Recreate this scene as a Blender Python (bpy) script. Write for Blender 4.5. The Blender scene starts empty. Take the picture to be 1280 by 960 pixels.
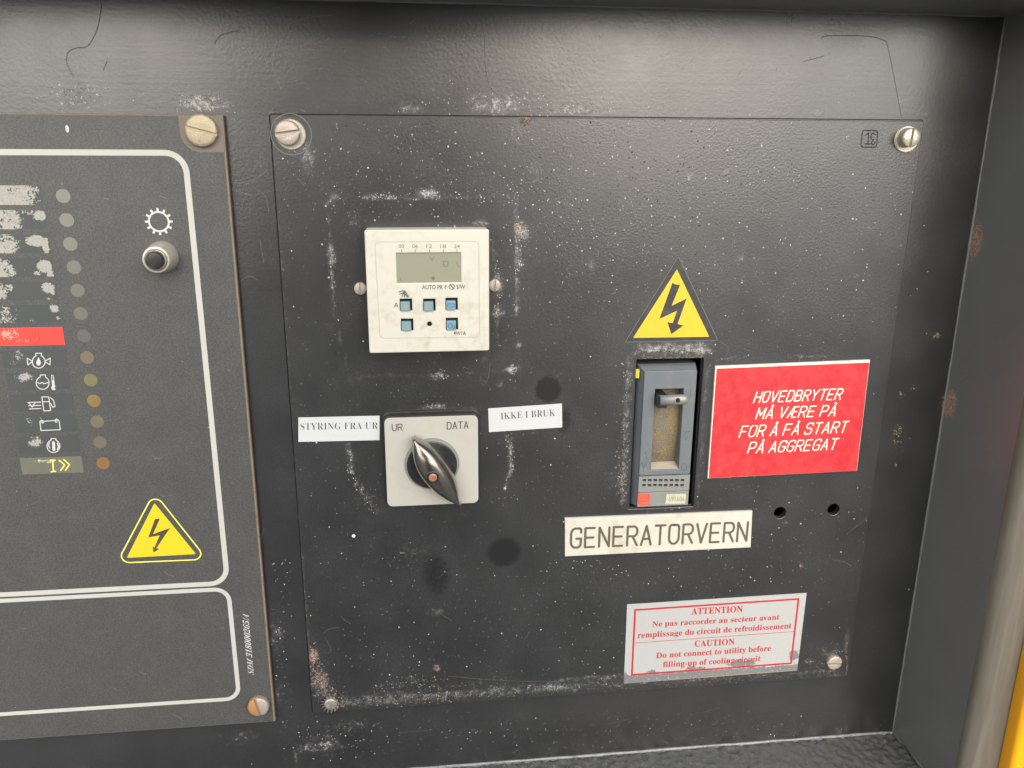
import bpy, bmesh, math, random
import numpy as np
from mathutils import Vector, Matrix

S = bpy.context.scene
COL = S.collection
random.seed(7)
rng = np.random.default_rng(7)

# ---------------------------------------------------------------- camera
CAM = Vector((0.07540183, -0.48559327, -0.01258239))
RM = Matrix(((0.9933578344817474, 0.0265960464127868, -0.11195027016020263),
             (-0.11492160166603574, 0.27806051751428135, -0.9536641830698075),
             (0.005765253181472538, 0.9601952920707845, 0.2792700537846021)))
FPX = 1044.67                                   # focal length in pixels of a 1280 wide frame
cd = bpy.data.cameras.new('camera')
cam = bpy.data.objects.new('camera', cd)
COL.objects.link(cam)
cam.matrix_world = Matrix.Translation(CAM) @ RM.to_4x4()
cd.sensor_width = 36.0
cd.lens = FPX / 1280 * 36.0
cd.clip_start = 0.01
cd.clip_end = 500
S.camera = cam

# ---------------------------------------------------------------- sky, sun, exposure (thin overcast)
SUN_EL, SUN_AZ = math.radians(22), math.radians(177)     # azimuth clockwise from +Y (behind the camera, to the right)
W = bpy.data.worlds.new('World')
S.world = W
W.use_nodes = True
wn = W.node_tree
bg = wn.nodes['Background']
sky = wn.nodes.new('ShaderNodeTexSky')
sky.sky_type = 'NISHITA'
sky.sun_disc = False
sky.sun_elevation = SUN_EL
sky.sun_rotation = SUN_AZ
sky.air_density = 1.4
sky.dust_density = 4.0
sky.ozone_density = 1.0
hs = wn.nodes.new('ShaderNodeHueSaturation')
hs.inputs['Saturation'].default_value = 0.6
wn.links.new(sky.outputs[0], hs.inputs['Color'])
wn.links.new(hs.outputs[0], bg.inputs['Color'])
bg.inputs['Strength'].default_value = 0.11
sl = bpy.data.lights.new('sun', 'SUN')
sl.energy = 4.0
sl.angle = math.radians(94)
sl.color = (0.955, 0.985, 1.0)
so = bpy.data.objects.new('sun', sl)
COL.objects.link(so)
sd = Vector((math.sin(SUN_AZ) * math.cos(SUN_EL), math.cos(SUN_AZ) * math.cos(SUN_EL), math.sin(SUN_EL)))
so.rotation_euler = sd.to_track_quat('Z', 'Y').to_euler()
S.view_settings.view_transform = 'Standard'
S.view_settings.look = 'None'
S.view_settings.exposure = 0.55
S.view_settings.gamma = 1.0
S.view_settings.use_curve_mapping = False


# ---------------------------------------------------------------- helpers
def at(u, v, y=0.0):
    """photo pixel (1280x960) -> point on the vertical plane at depth y"""
    d = RM @ Vector(((u - 640) / FPX, -(v - 480) / FPX, -1.0))
    return CAM + d * ((y - CAM.y) / d.y)


def P2(u, v, y=0.0):
    p = at(u, v, y)
    return (p.x, p.z)


def px(pts, y=0.0):
    return [P2(u, v, y) for u, v in pts]


WORLD = {}


def empty(name, loc):
    o = bpy.data.objects.new(name, None)
    COL.objects.link(o)
    o.location = loc
    o.empty_display_size = 0.01
    WORLD[o.name] = Vector(loc)
    return o


def tag(o, label=None, cat=None, group=None, kind=None):
    if label: o['label'] = label
    if cat: o['category'] = cat
    if group: o['group'] = group
    if kind: o['kind'] = kind
    return o


def thing(name, loc, label, cat, group=None):
    return tag(empty(name, loc), label, cat, group)


def mesh_obj(name, verts, faces, mat, parent=None, smooth=False, origin=None):
    V = [Vector(v) for v in verts]
    if origin is None:
        lo = Vector([min(v[i] for v in V) for i in range(3)])
        hi = Vector([max(v[i] for v in V) for i in range(3)])
        origin = (lo + hi) / 2
    origin = Vector(origin)
    me = bpy.data.meshes.new(name)
    me.from_pydata([v - origin for v in V], [], faces)
    me.materials.append(mat)
    if smooth:
        me.polygons.foreach_set('use_smooth', [True] * len(me.polygons))
    me.update()
    return link(name, me, parent, origin)


def link(name, me, parent, origin):
    o = bpy.data.objects.new(name, me)
    COL.objects.link(o)
    WORLD[o.name] = Vector(origin)
    if parent is not None:
        o.parent = parent
        o.location = Vector(origin) - WORLD[parent.name]
    else:
        o.location = origin
    return o


def bm_obj(name, bm, mat, parent=None, smooth=False, origin=None):
    bmesh.ops.recalc_face_normals(bm, faces=bm.faces)
    bm.verts.index_update()
    vs = [v.co.copy() for v in bm.verts]
    fs = [[v.index for v in f.verts] for f in bm.faces]
    bm.free()
    return mesh_obj(name, vs, fs, mat, parent, smooth, origin)


def autosmooth(o, deg=35):
    me = o.data
    me.polygons.foreach_set('use_smooth', [True] * len(me.polygons))
    bm = bmesh.new(); bm.from_mesh(me)
    a = math.radians(deg)
    for e in bm.edges:
        if len(e.link_faces) == 2 and e.calc_face_angle(0) > a:
            e.smooth = False
    bm.to_mesh(me); bm.free()
    return o


# ---- node material helper
class NM:
    def __init__(s, name):
        s.m = bpy.data.materials.new(name)
        s.m.use_nodes = True
        s.t = s.m.node_tree
        s.b = s.t.nodes['Principled BSDF']
        g = s.t.nodes.new('ShaderNodeNewGeometry')
        s.pos = g.outputs['Position']

    def n(s, typ, **kw):
        x = s.t.nodes.new(typ)
        for k, v in kw.items():
            if k.startswith('i_'):
                s.set(x.inputs[k[2:]], v)
            else:
                setattr(x, k, v)
        return x

    def set(s, inp, v):
        if hasattr(v, 'is_linked') or isinstance(v, bpy.types.NodeSocket):
            s.t.links.new(v, inp)
        elif isinstance(v, (tuple, list)) and len(v) == 3 and inp.type == 'RGBA':
            inp.default_value = (*v, 1)
        else:
            inp.default_value = v

    def math(s, op, a, b=0.0, c=0.0, clamp=False):
        x = s.t.nodes.new('ShaderNodeMath'); x.operation = op; x.use_clamp = clamp
        s.set(x.inputs[0], a); s.set(x.inputs[1], b)
        if len(x.inputs) > 2: s.set(x.inputs[2], c)
        return x.outputs[0]

    def noise(s, scale, detail=3, rough=0.55, vec=None, dist=0.0, stretch=None):
        v = vec or s.pos
        if stretch:
            mp = s.t.nodes.new('ShaderNodeMapping'); mp.inputs['Scale'].default_value = stretch
            s.t.links.new(v, mp.inputs[0]); v = mp.outputs[0]
        x = s.t.nodes.new('ShaderNodeTexNoise')
        x.inputs['Scale'].default_value = scale; x.inputs['Detail'].default_value = detail
        x.inputs['Roughness'].default_value = rough; x.inputs['Distortion'].default_value = dist
        s.t.links.new(v, x.inputs['Vector'])
        return x.outputs['Fac']

    def step(s, v, lo, hi, a=0.0, b=1.0):
        x = s.t.nodes.new('ShaderNodeMapRange'); x.interpolation_type = 'SMOOTHSTEP'
        s.set(x.inputs['Value'], v)
        x.inputs['From Min'].default_value = lo; x.inputs['From Max'].default_value = hi
        x.inputs['To Min'].default_value = a; x.inputs['To Max'].default_value = b
        return x.outputs[0]

    def mix(s, f, a, b):
        x = s.t.nodes.new('ShaderNodeMix'); x.data_type = 'RGBA'
        s.set(x.inputs[0], f); s.set(x.inputs[6], a); s.set(x.inputs[7], b)
        return x.outputs[2]

    def bump(s, h, strength=0.3, dist=0.0003, normal=None):
        x = s.t.nodes.new('ShaderNodeBump')
        x.inputs['Strength'].default_value = strength; x.inputs['Distance'].default_value = dist
        s.t.links.new(h, x.inputs['Height'])
        if normal: s.t.links.new(normal, x.inputs['Normal'])
        return x.outputs[0]

    def attr(s, name):
        x = s.t.nodes.new('ShaderNodeAttribute'); x.attribute_name = name
        sp = s.t.nodes.new('ShaderNodeSeparateColor')
        s.t.links.new(x.outputs['Color'], sp.inputs[0])
        return sp.outputs[0], sp.outputs[1], sp.outputs[2]

    def out(s, color=None, rough=None, metal=None, normal=None, **kw):
        if color is not None: s.set(s.b.inputs['Base Color'], color)
        if rough is not None: s.set(s.b.inputs['Roughness'], rough)
        if metal is not None: s.set(s.b.inputs['Metallic'], metal)
        if normal is not None: s.set(s.b.inputs['Normal'], normal)
        for k, v in kw.items(): s.set(s.b.inputs[k.replace('_', ' ')], v)
        return s.m


def simple(name, col, rough=0.5, metal=0.0, dirt=0.25, dirtcol=(0.25, 0.21, 0.16), scale=220, bump=0.08, **kw):
    """plain painted / plastic / printed surface with uneven grime and fine relief"""
    M = NM(name)
    n1 = M.noise(scale, 5, 0.65)
    n2 = M.noise(scale * 0.22, 3)
    f = M.math('MULTIPLY', M.step(n1, 0.42, 0.75), M.step(n2, 0.35, 0.7))
    c = M.mix(M.math('MULTIPLY', f, dirt), col, dirtcol)
    r = M.math('ADD', rough, M.math('MULTIPLY', M.math('SUBTRACT', n1, 0.5), 0.25))
    return M.out(c, r, metal, M.bump(M.noise(1800, 2), bump, 0.0002), **kw)


def black_paint(name, base=(0.030, 0.029, 0.030), rough=0.30, peel=0.35, wear=True, streak=False, peelscale=520, haze=0.5):
    """semi-gloss black enamel: orange peel, dust film, pale corrosion (wear R), rust (wear G), wiped patches (wear B)"""
    M = NM(name)
    fine = M.noise(1500, 4, 0.7)
    mid = M.noise(330, 4, 0.62)
    big = M.noise(38, 4, 0.6)
    film = M.step(M.noise(26, 3, 0.55), 0.2, 0.8)
    grain = M.step(M.noise(950, 3, 0.75), 0.36, 0.66)
    col = M.mix(M.math('MULTIPLY', M.math('MULTIPLY', film, haze), grain), base, (0.058, 0.058, 0.060))
    rg = M.math('ADD', rough, M.math('MULTIPLY', M.math('SUBTRACT', big, 0.5), 0.10))
    rg = M.math('ADD', rg, M.math('MULTIPLY', film, 0.025))
    pn = M.noise(peelscale, 2, 0.5)
    h = M.math('MULTIPLY', pn, M.step(M.noise(20, 2), 0.3, 0.7, 0.45, 1.25))
    if streak:
        st = M.noise(420, 3, 0.6, stretch=(0.03, 1, 1))
        h = M.math('ADD', h, M.math('MULTIPLY', st, 0.45))
    if wear:
        R, G, B = M.attr('wear')
        B = M.step(M.math('ADD', B, M.math('MULTIPLY', M.math('SUBTRACT', mid, 0.5), 0.55)), 0.22, 0.78, 0.0, 0.78)
        keep = M.math('SUBTRACT', 1.0, M.math('MULTIPLY', B, 0.95), clamp=True)
        clump = M.noise(210, 4, 0.7, dist=0.8)
        mixn = M.math('ADD', M.math('MULTIPLY', fine, 0.70), M.math('MULTIPLY', clump, 0.75))
        dust = M.step(M.math('ADD', M.math('MULTIPLY', R, 0.50), mixn), 1.02, 1.20)
        soft = M.math('MULTIPLY', M.step(M.math('ADD', R, M.math('MULTIPLY', M.math('SUBTRACT', clump, 0.5), 1.2)), 0.25, 1.1), 0.42)
        dust = M.math('MAXIMUM', dust, M.math('MULTIPLY', soft, mid))
        rust = M.step(M.math('ADD', M.math('MULTIPLY', G, 0.52), M.noise(620, 5, 0.8)), 0.74, 0.90)
        col = M.mix(M.math('SUBTRACT', 1.0, keep), col, (0.006, 0.006, 0.007))
        col = M.mix(dust, col, M.mix(M.step(mid, 0.4, 0.6), (0.20, 0.185, 0.165), (0.46, 0.44, 0.42)))
        col = M.mix(rust, col, M.mix(M.step(fine, 0.4, 0.62), (0.16, 0.075, 0.045), (0.46, 0.30, 0.22)))
        k = M.math('MAXIMUM', dust, rust)
        rg = M.math('ADD', rg, M.math('MULTIPLY', k, 0.5))
        rg = M.math('ADD', rg, M.math('MULTIPLY', B, 0.16))
        h = M.math('ADD', M.math('MULTIPLY', h, 0.6), M.math('MULTIPLY', M.math('MULTIPLY', k, fine), 4.0))
    nrm = M.bump(h, peel, 0.0004)
    kw = dict(IOR=1.8)
    if wear: kw['Specular_IOR_Level'] = M.math('MULTIPLY', 0.5, M.math('SUBTRACT', 1.0, M.math('MULTIPLY', B, 0.78)))
    return M.out(col, rg, 0.0, nrm, **kw)


def flat_poly(name, pts, y, mat, parent=None, thick=0.0, bevel=0.0):
    """polygon in the XZ plane facing -Y; thick extends back into +Y"""
    bm = bmesh.new()
    vs = [bm.verts.new((x, y, z)) for x, z in pts]
    f = bm.faces.new(vs)
    f.normal_update()
    if f.normal.y > 0: bmesh.ops.reverse_faces(bm, faces=[f])
    if thick > 0:
        r = bmesh.ops.extrude_face_region(bm, geom=[f])
        nv = [g for g in r['geom'] if isinstance(g, bmesh.types.BMVert)]
        for v in nv: v.co.y = y + thick
        if f.is_valid is False: pass
    if thick > 0:
        bmesh.ops.recalc_face_normals(bm, faces=bm.faces)
        if bevel > 0:
            es = [e for e in bm.edges if abs(e.verts[0].co.y - y) < 1e-7 and abs(e.verts[1].co.y - y) < 1e-7]
            bmesh.ops.bevel(bm, geom=es, offset=bevel, segments=2, affect='EDGES', profile=0.6)
    bmesh.ops.triangulate(bm, faces=[f for f in bm.faces if len(f.verts) > 4])
    bm.verts.index_update()
    vs = [v.co.copy() for v in bm.verts]; fs = [[v.index for v in f.verts] for f in bm.faces]
    bm.free()
    return mesh_obj(name, vs, fs, mat, parent)


def circ(x, z, r, n=40, ph=0.0):
    return [(x + r * math.cos(2 * math.pi * i / n + ph), z + r * math.sin(2 * math.pi * i / n + ph)) for i in range(n)]


def fillet(pts, radii, n=8, closed=True):
    out = []
    L = len(pts)
    if not isinstance(radii, (list, tuple)): radii = [radii] * L
    for i, p in enumerate(pts):
        if (not closed and i in (0, L - 1)) or radii[i] <= 0:
            out.append(tuple(p)); continue
        a = Vector(pts[i - 1]); b = Vector(p); c = Vector(pts[(i + 1) % L])
        d1 = (a - b); d2 = (c - b)
        l1, l2 = d1.length, d2.length
        d1.normalize(); d2.normalize()
        ang = d1.angle(d2)
        t = min(radii[i] / math.tan(ang / 2), l1 * 0.5, l2 * 0.5)
        r = t * math.tan(ang / 2)
        bis = (d1 + d2).normalized()
        c0 = b + bis * (r / math.sin(ang / 2))
        s1 = b + d1 * t - c0; s2 = b + d2 * t - c0
        a1 = math.atan2(s1.y, s1.x); a2 = math.atan2(s2.y, s2.x)
        da = (a2 - a1 + math.pi) % (2 * math.pi) - math.pi
        for k in range(n + 1):
            th = a1 + da * k / n
            out.append((c0.x + r * math.cos(th), c0.y + r * math.sin(th)))
    return out


def rrect(x0, z0, x1, z1, r, n=8):
    return fillet([(x0, z0), (x1, z0), (x1, z1), (x0, z1)], r, n)


def holed_plate(name, outer, holes, y, thick, mat, parent=None, grid=0.0, wear=None, bevel=0.0):
    """sheet with real openings, front face at y, back at y+thick; optional grid for the wear attribute"""
    cu = bpy.data.curves.new('tmp', 'CURVE'); cu.dimensions = '2D'; cu.fill_mode = 'BOTH'
    cu.extrude = thick / 2
    cu.bevel_depth = bevel; cu.bevel_resolution = 1; cu.offset = -bevel
    for loop in [outer] + list(holes):
        sp = cu.splines.new('POLY'); sp.points.add(len(loop) - 1)
        for q, (x, z) in zip(sp.points, loop): q.co = (x * 10, z * 10, 0, 1)
        sp.use_cyclic_u = True
    cu.extrude *= 10; cu.bevel_depth *= 10; cu.offset *= 10
    if bevel: cu.extrude -= bevel * 10
    o = bpy.data.objects.new('tmp', cu); COL.objects.link(o)
    dg = bpy.context.evaluated_depsgraph_get()
    me = bpy.data.meshes.new_from_object(o.evaluated_get(dg))
    bpy.data.objects.remove(o); bpy.data.curves.remove(cu)
    bm = bmesh.new(); bm.from_mesh(me); bpy.data.meshes.remove(me)
    for v in bm.verts:
        x, z, d = v.co / 10
        v.co = (x, y + thick / 2 - d, z)
    bmesh.ops.remove_doubles(bm, verts=bm.verts, dist=1e-6)
    bmesh.ops.recalc_face_normals(bm, faces=bm.faces)
    if grid:
        xs = [v.co.x for v in bm.verts]; zs = [v.co.z for v in bm.verts]
        for k in range(1, int((max(xs) - min(xs)) / grid)):
            bmesh.ops.bisect_plane(bm, geom=bm.verts[:] + bm.edges[:] + bm.faces[:], plane_co=(min(xs) + k * grid, 0, 0), plane_no=(1, 0, 0))
        for k in range(1, int((max(zs) - min(zs)) / grid)):
            bmesh.ops.bisect_plane(bm, geom=bm.verts[:] + bm.edges[:] + bm.faces[:], plane_co=(0, 0, min(zs) + k * grid), plane_no=(0, 0, 1))
    bm.verts.index_update()
    vs = [v.co.copy() for v in bm.verts]; fs = [[v.index for v in f.verts] for f in bm.faces]
    bm.free()
    ob = mesh_obj(name, vs, fs, mat, parent)
    if wear is not None: set_wear(ob, vs, wear)
    return ob


def set_wear(ob, vs, feats):
    a = np.array([[v[0], v[2]] for v in vs]) if feats is not None else None
    W_ = np.zeros((len(vs), 4), np.float32); W_[:, 3] = 1
    for f in feats:
        ch = 'RGB'.index(f[-1]); amp = f[-2]
        if f[0] == 'b':
            (x, z) = P2(f[1], f[2]); rx, rz = f[3] / 2170, f[4] / 2170
            d = ((a[:, 0] - x) / rx) ** 2 + ((a[:, 1] - z) / rz) ** 2
            w = amp * np.exp(-d ** (f[5] if len(f) == 8 else 1.0))
        else:
            p = np.array(P2(f[1], f[2])); q = np.array(P2(f[3], f[4])); wd = f[5] / 2170
            t = np.clip(((a - p) @ (q - p)) / ((q - p) @ (q - p)), 0, 1)
            d = np.linalg.norm(a - p - t[:, None] * (q - p), axis=1)
            w = amp * np.exp(-(d / wd) ** 2)
        W_[:, ch] = np.maximum(W_[:, ch], w)
    at_ = ob.data.attributes.new('wear', 'FLOAT_COLOR', 'POINT')
    at_.data.foreach_set('color', W_.ravel())


_lev = [0]


def strip_geo(pts, w, y, closed=False, cap=True, verts=None, faces=None, ridge=0.0):
    """mitred flat ribbon along pts (XZ), facing -Y"""
    verts = [] if verts is None else verts
    faces = [] if faces is None else faces
    _lev[0] = (_lev[0] + 1) % 7
    yy = y - _lev[0] * 4e-6
    P = [Vector(p) for p in pts]
    Q = [P[0]]
    for p in P[1:]:
        if (p - Q[-1]).length > 1e-7: Q.append(p)
    P = Q
    if closed and (P[0] - P[-1]).length < 1e-7: P.pop()
    n = len(P)
    if n < 2: return verts, faces
    b = len(verts)
    for i in range(n):
        if closed:
            d1 = (P[i] - P[i - 1]).normalized(); d2 = (P[(i + 1) % n] - P[i]).normalized()
        else:
            d1 = (P[i] - P[max(i - 1, 0)]); d2 = (P[min(i + 1, n - 1)] - P[i])
            if i == 0: d1 = d2
            if i == n - 1: d2 = d1
            d1 = d1.normalized(); d2 = d2.normalized()
        t = (d1 + d2)
        t = t.normalized() if t.length > 1e-6 else d1
        nr = Vector((-t.y, t.x))
        k = 1 / max(0.42, nr.dot(Vector((-d1.y, d1.x))))
        for s_ in (1, -1):
            q = P[i] + nr * (s_ * k * w / 2)
            verts.append((q.x, yy, q.y))
        if ridge: verts.append((P[i].x, yy - ridge, P[i].y))
    st = 3 if ridge else 2
    m = n if closed else n - 1
    for i in range(m):
        j = (i + 1) % n
        A, B = b + st * i, b + st * j
        if ridge:
            faces.append((A, A + 2, B + 2, B)); faces.append((A + 2, A + 1, B + 1, B + 2))
        else:
            faces.append((A, A + 1, B + 1, B))
    if cap and not closed:
        for i, dr in ((0, -(P[1] - P[0]).normalized()), (n - 1, (P[-1] - P[-2]).normalized())):
            a0 = math.atan2(dr.y, dr.x) - math.pi / 2
            ring = [len(verts) + k for k in range(7)]
            for k in range(7):
                th = a0 + math.pi * k / 6
                verts.append((P[i].x + w / 2 * math.cos(th), yy, P[i].y + w / 2 * math.sin(th)))
            faces.append(tuple(reversed(ring)))
    return verts, faces


def split_sharp(l, lim=50):
    out, cur = [], [l[0]]
    for i in range(1, len(l)):
        cur.append(l[i])
        if i < len(l) - 1:
            a = Vector(l[i]) - Vector(l[i - 1]); b = Vector(l[i + 1]) - Vector(l[i])
            if a.length > 1e-7 and b.length > 1e-7 and a.angle(b) > math.radians(lim):
                out.append(cur); cur = [l[i]]
    out.append(cur)
    return out


def strips(name, lines, w, y, mat, parent=None, closed=False, cap=True, ridge=0.0):
    V, F = [], []
    for l in lines:
        ww = w
        if isinstance(l, dict): ww = l.get('w', w); c = l.get('closed', closed); l = l['p']
        else: c = closed
        if c: strip_geo(l, ww, y, c, cap, V, F, ridge)
        else:
            for q in split_sharp(list(l)): strip_geo(q, ww, y, c, cap, V, F, ridge)
    o = mesh_obj(name, V, F, mat, parent)
    # all faces look to -Y
    me = o.data
    bm = bmesh.new(); bm.from_mesh(me)
    rv = [f for f in bm.faces if f.normal.y > 0]
    bmesh.ops.reverse_faces(bm, faces=rv)
    bm.to_mesh(me); bm.free()
    return o


GL = {  # engraved single-stroke letters on a 4 x 6 cell: (points, fillet radii)
    'A': [([(0, 0), (2, 6), (4, 0)], 0), ([(.65, 1.9), (3.35, 1.9)], 0)],
    'B': [([(0, 0), (0, 6), (3.7, 6), (3.7, 3.1), (0, 3.1)], [0, 0, 1.3, 1.3, 0]), ([(0, 3.1), (4, 3.1), (4, 0), (0, 0)], [0, 1.4, 1.4, 0])],
    'C': [([(4, 4.6), (4, 6), (0, 6), (0, 0), (4, 0), (4, 1.4)], [0, 1.6, 1.6, 1.6, 1.6, 0])],
    'D': [([(0, 0), (0, 6), (4, 6), (4, 0), (0, 0)], [0, 0, 1.9, 1.9, 0])],
    'E': [([(3.7, 6), (0, 6), (0, 0), (3.7, 0)], 0), ([(0, 3), (3.3, 3)], 0)],
    'F': [([(3.8, 6), (0, 6), (0, 0)], 0), ([(0, 3), (3.3, 3)], 0)],
    'G': [([(4, 4.7), (4, 6), (0, 6), (0, 0), (4, 0), (4, 2.8), (2.2, 2.8)], [0, 1.6, 1.8, 1.8, 1.6, 0, 0])],
    'H': [([(0, 0), (0, 6)], 0), ([(4, 0), (4, 6)], 0), ([(0, 3), (4, 3)], 0)],
    'I': [([(0, 0), (0, 6)], 0)],
    'M': [([(0, 0), (0, 6), (2.3, 1.8), (4.6, 6), (4.6, 0)], 0)],
    'N': [([(0, 0), (0, 6), (4, 0), (4, 6)], 0)],
    'O': [([(2, 6), (0, 6), (0, 0), (4, 0), (4, 6), (2, 6)], [0, 1.9, 1.9, 1.9, 1.9, 0])],
    'P': [([(0, 0), (0, 6), (4, 6), (4, 2.7), (0, 2.7)], [0, 0, 1.6, 1.6, 0])],
    'R': [([(0, 0), (0, 6), (4, 6), (4, 2.9), (0, 2.9)], [0, 0, 1.5, 1.5, 0]), ([(2.1, 2.9), (4, 0)], 0)],
    'S': [([(3.9, 4.7), (3.9, 6), (0, 6), (0, 3.1), (4, 3.1), (4, 0), (0, 0), (0, 1.3)], [0, 1.5, 1.4, 1.4, 1.4, 1.4, 1.5, 0])],
    'T': [([(0, 6), (4, 6)], 0), ([(2, 6), (2, 0)], 0)],
    'U': [([(0, 6), (0, 0), (4, 0), (4, 6)], [0, 1.9, 1.9, 0])],
    'V': [([(0, 6), (2, 0), (4, 6)], 0)],
    'Y': [([(0, 6), (2, 2.8), (4, 6)], 0), ([(2, 2.8), (2, 0)], 0)],
    'Å': [([(0, 0), (2, 6), (4, 0)], 0), ([(.65, 1.9), (3.35, 1.9)], 0), ([(2.45, 7), (2, 7.45), (1.55, 7), (2, 6.55), (2.45, 7)], 0)],
    'Æ': [([(0, 0), (2.4, 6), (5.4, 6)], 0), ([(2.7, 6), (2.7, 0), (5.4, 0)], 0), ([(.8, 2), (2.7, 2)], 0), ([(2.7, 3.2), (5, 3.2)], 0)],
    '1': [([(0, 4.6), (1.2, 6), (1.2, 0)], 0)],
    '0': [([(2, 6), (0, 6), (0, 0), (4, 0), (4, 6), (2, 6)], [0, 1.9, 1.9, 1.9, 1.9, 0])],
}
GW = {'M': 4.6, 'Æ': 5.4, 'I': 0.0, '1': 1.2}


def engraved(name, text, bl, br, tl, w, y, mat, parent=None, gap=1.7, space=2.6):
    """stroke lettering mapped on the parallelogram bl (baseline left), br (baseline right), tl (cap height over bl)"""
    lines = []; x = 0.0
    for i, ch in enumerate(text):
        if ch == ' ':
            x += space; continue
        for pts, r in GL[ch]:
            p = fillet(pts, r, 6, closed=False) if r else pts
            lines.append([(x + a, b) for a, b in p])
        x += GW.get(ch, 4.0) + gap
    tot = x - gap
    bl, br, tl = Vector(bl), Vector(br), Vector(tl)
    ex = (br - bl) / tot; ey = (tl - bl) / 6
    lines = [[tuple(bl + ex * a + ey * b) for a, b in l] for l in lines]
    return strips(name, lines, w, y, mat, parent)


def to_math(s, style):
    out = ''
    for c in s:
        if style == 'bold':
            if 'A' <= c <= 'Z': c = chr(0x1D400 + ord(c) - 65)
            elif 'a' <= c <= 'z': c = chr(0x1D41A + ord(c) - 97)
            elif '0' <= c <= '9': c = chr(0x1D7CE + ord(c) - 48)
        elif style == 'bolditalic':
            if 'A' <= c <= 'Z': c = chr(0x1D468 + ord(c) - 65)
            elif 'a' <= c <= 'z': c = chr(0x1D482 + ord(c) - 97)
            elif '0' <= c <= '9': c = chr(0x1D7CE + ord(c) - 48)
        out += c
    return out


def _textmesh(s, offset, spacing):
    cu = bpy.data.curves.new('tmp', 'FONT'); cu.body = s; cu.offset = offset; cu.space_character = spacing
    cu.resolution_u = 3
    o = bpy.data.objects.new('tmp', cu); COL.objects.link(o)
    dg = bpy.context.evaluated_depsgraph_get()
    me = bpy.data.meshes.new_from_object(o.evaluated_get(dg))
    v = [tuple(q.co) for q in me.vertices]; f = [list(p.vertices) for p in me.polygons]
    bpy.data.objects.remove(o); bpy.data.curves.remove(cu); bpy.data.meshes.remove(me)
    return v, f


def text(name, s, bl, br, tl, y, mat, parent=None, style=None, offset=0.0, spacing=1.0):
    t = to_math(s, style)
    v, f = _textmesh(t, offset, spacing)
    cap = max(q[1] for q in _textmesh(to_math('H', style), offset, 1.0)[0])
    x0 = min(q[0] for q in v); x1 = max(q[0] for q in v)
    bl, br, tl = Vector(bl), Vector(br), Vector(tl)
    ex = (br - bl) / (x1 - x0); ey = (tl - bl) / cap
    V = []
    for q in v:
        p = bl + ex * (q[0] - x0) + ey * q[1]
        V.append((p.x, y, p.y))
    F = []
    for q in f:
        a, b, c = (Vector(V[i]) for i in q[:3])
        F.append(q)
    o = mesh_obj(name, V, F, mat, parent)
    bm = bmesh.new(); bm.from_mesh(o.data)
    bmesh.ops.reverse_faces(bm, faces=[q for q in bm.faces if q.normal.y > 0])
    bm.to_mesh(o.data); bm.free()
    return o


def solid(name, prof, x, z, mat, parent=None, n=40, cx=0.0, cz=0.0, smooth=35):
    """lathe round the Y axis through (x, z): prof = [(radius, y), ...] from back to front, closed on the front by a cap when radius 0"""
    V, F = [], []
    for r, y in prof:
        for i in range(n):
            th = 2 * math.pi * i / n
            V.append((x + r * math.cos(th), y, z + r * math.sin(th)))
    for k in range(len(prof) - 1):
        for i in range(n):
            j = (i + 1) % n
            F.append((k * n + i, k * n + j, (k + 1) * n + j, (k + 1) * n + i))
    F.append(tuple(range((len(prof) - 1) * n, len(prof) * n)))
    bm = bmesh.new()
    bv = [bm.verts.new(v) for v in V]
    for f in F:
        try: bm.faces.new([bv[i] for i in f])
        except ValueError: pass
    bmesh.ops.remove_doubles(bm, verts=bm.verts, dist=1e-7)
    bmesh.ops.recalc_face_normals(bm, faces=bm.faces)
    # open back: make sure the front faces the viewer
    fr = [f for f in bm.faces if abs(f.normal.y) > 0.9]
    fr.sort(key=lambda f: f.calc_center_median().y)
    if fr and fr[0].normal.y > 0: bmesh.ops.reverse_faces(bm, faces=bm.faces)
    bm.verts.index_update()
    vs = [v.co.copy() for v in bm.verts]; fs = [[v.index for v in f.verts] for f in bm.faces]
    bm.free()
    o = mesh_obj(name, vs, fs, mat, parent)
    return autosmooth(o, smooth)


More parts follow.
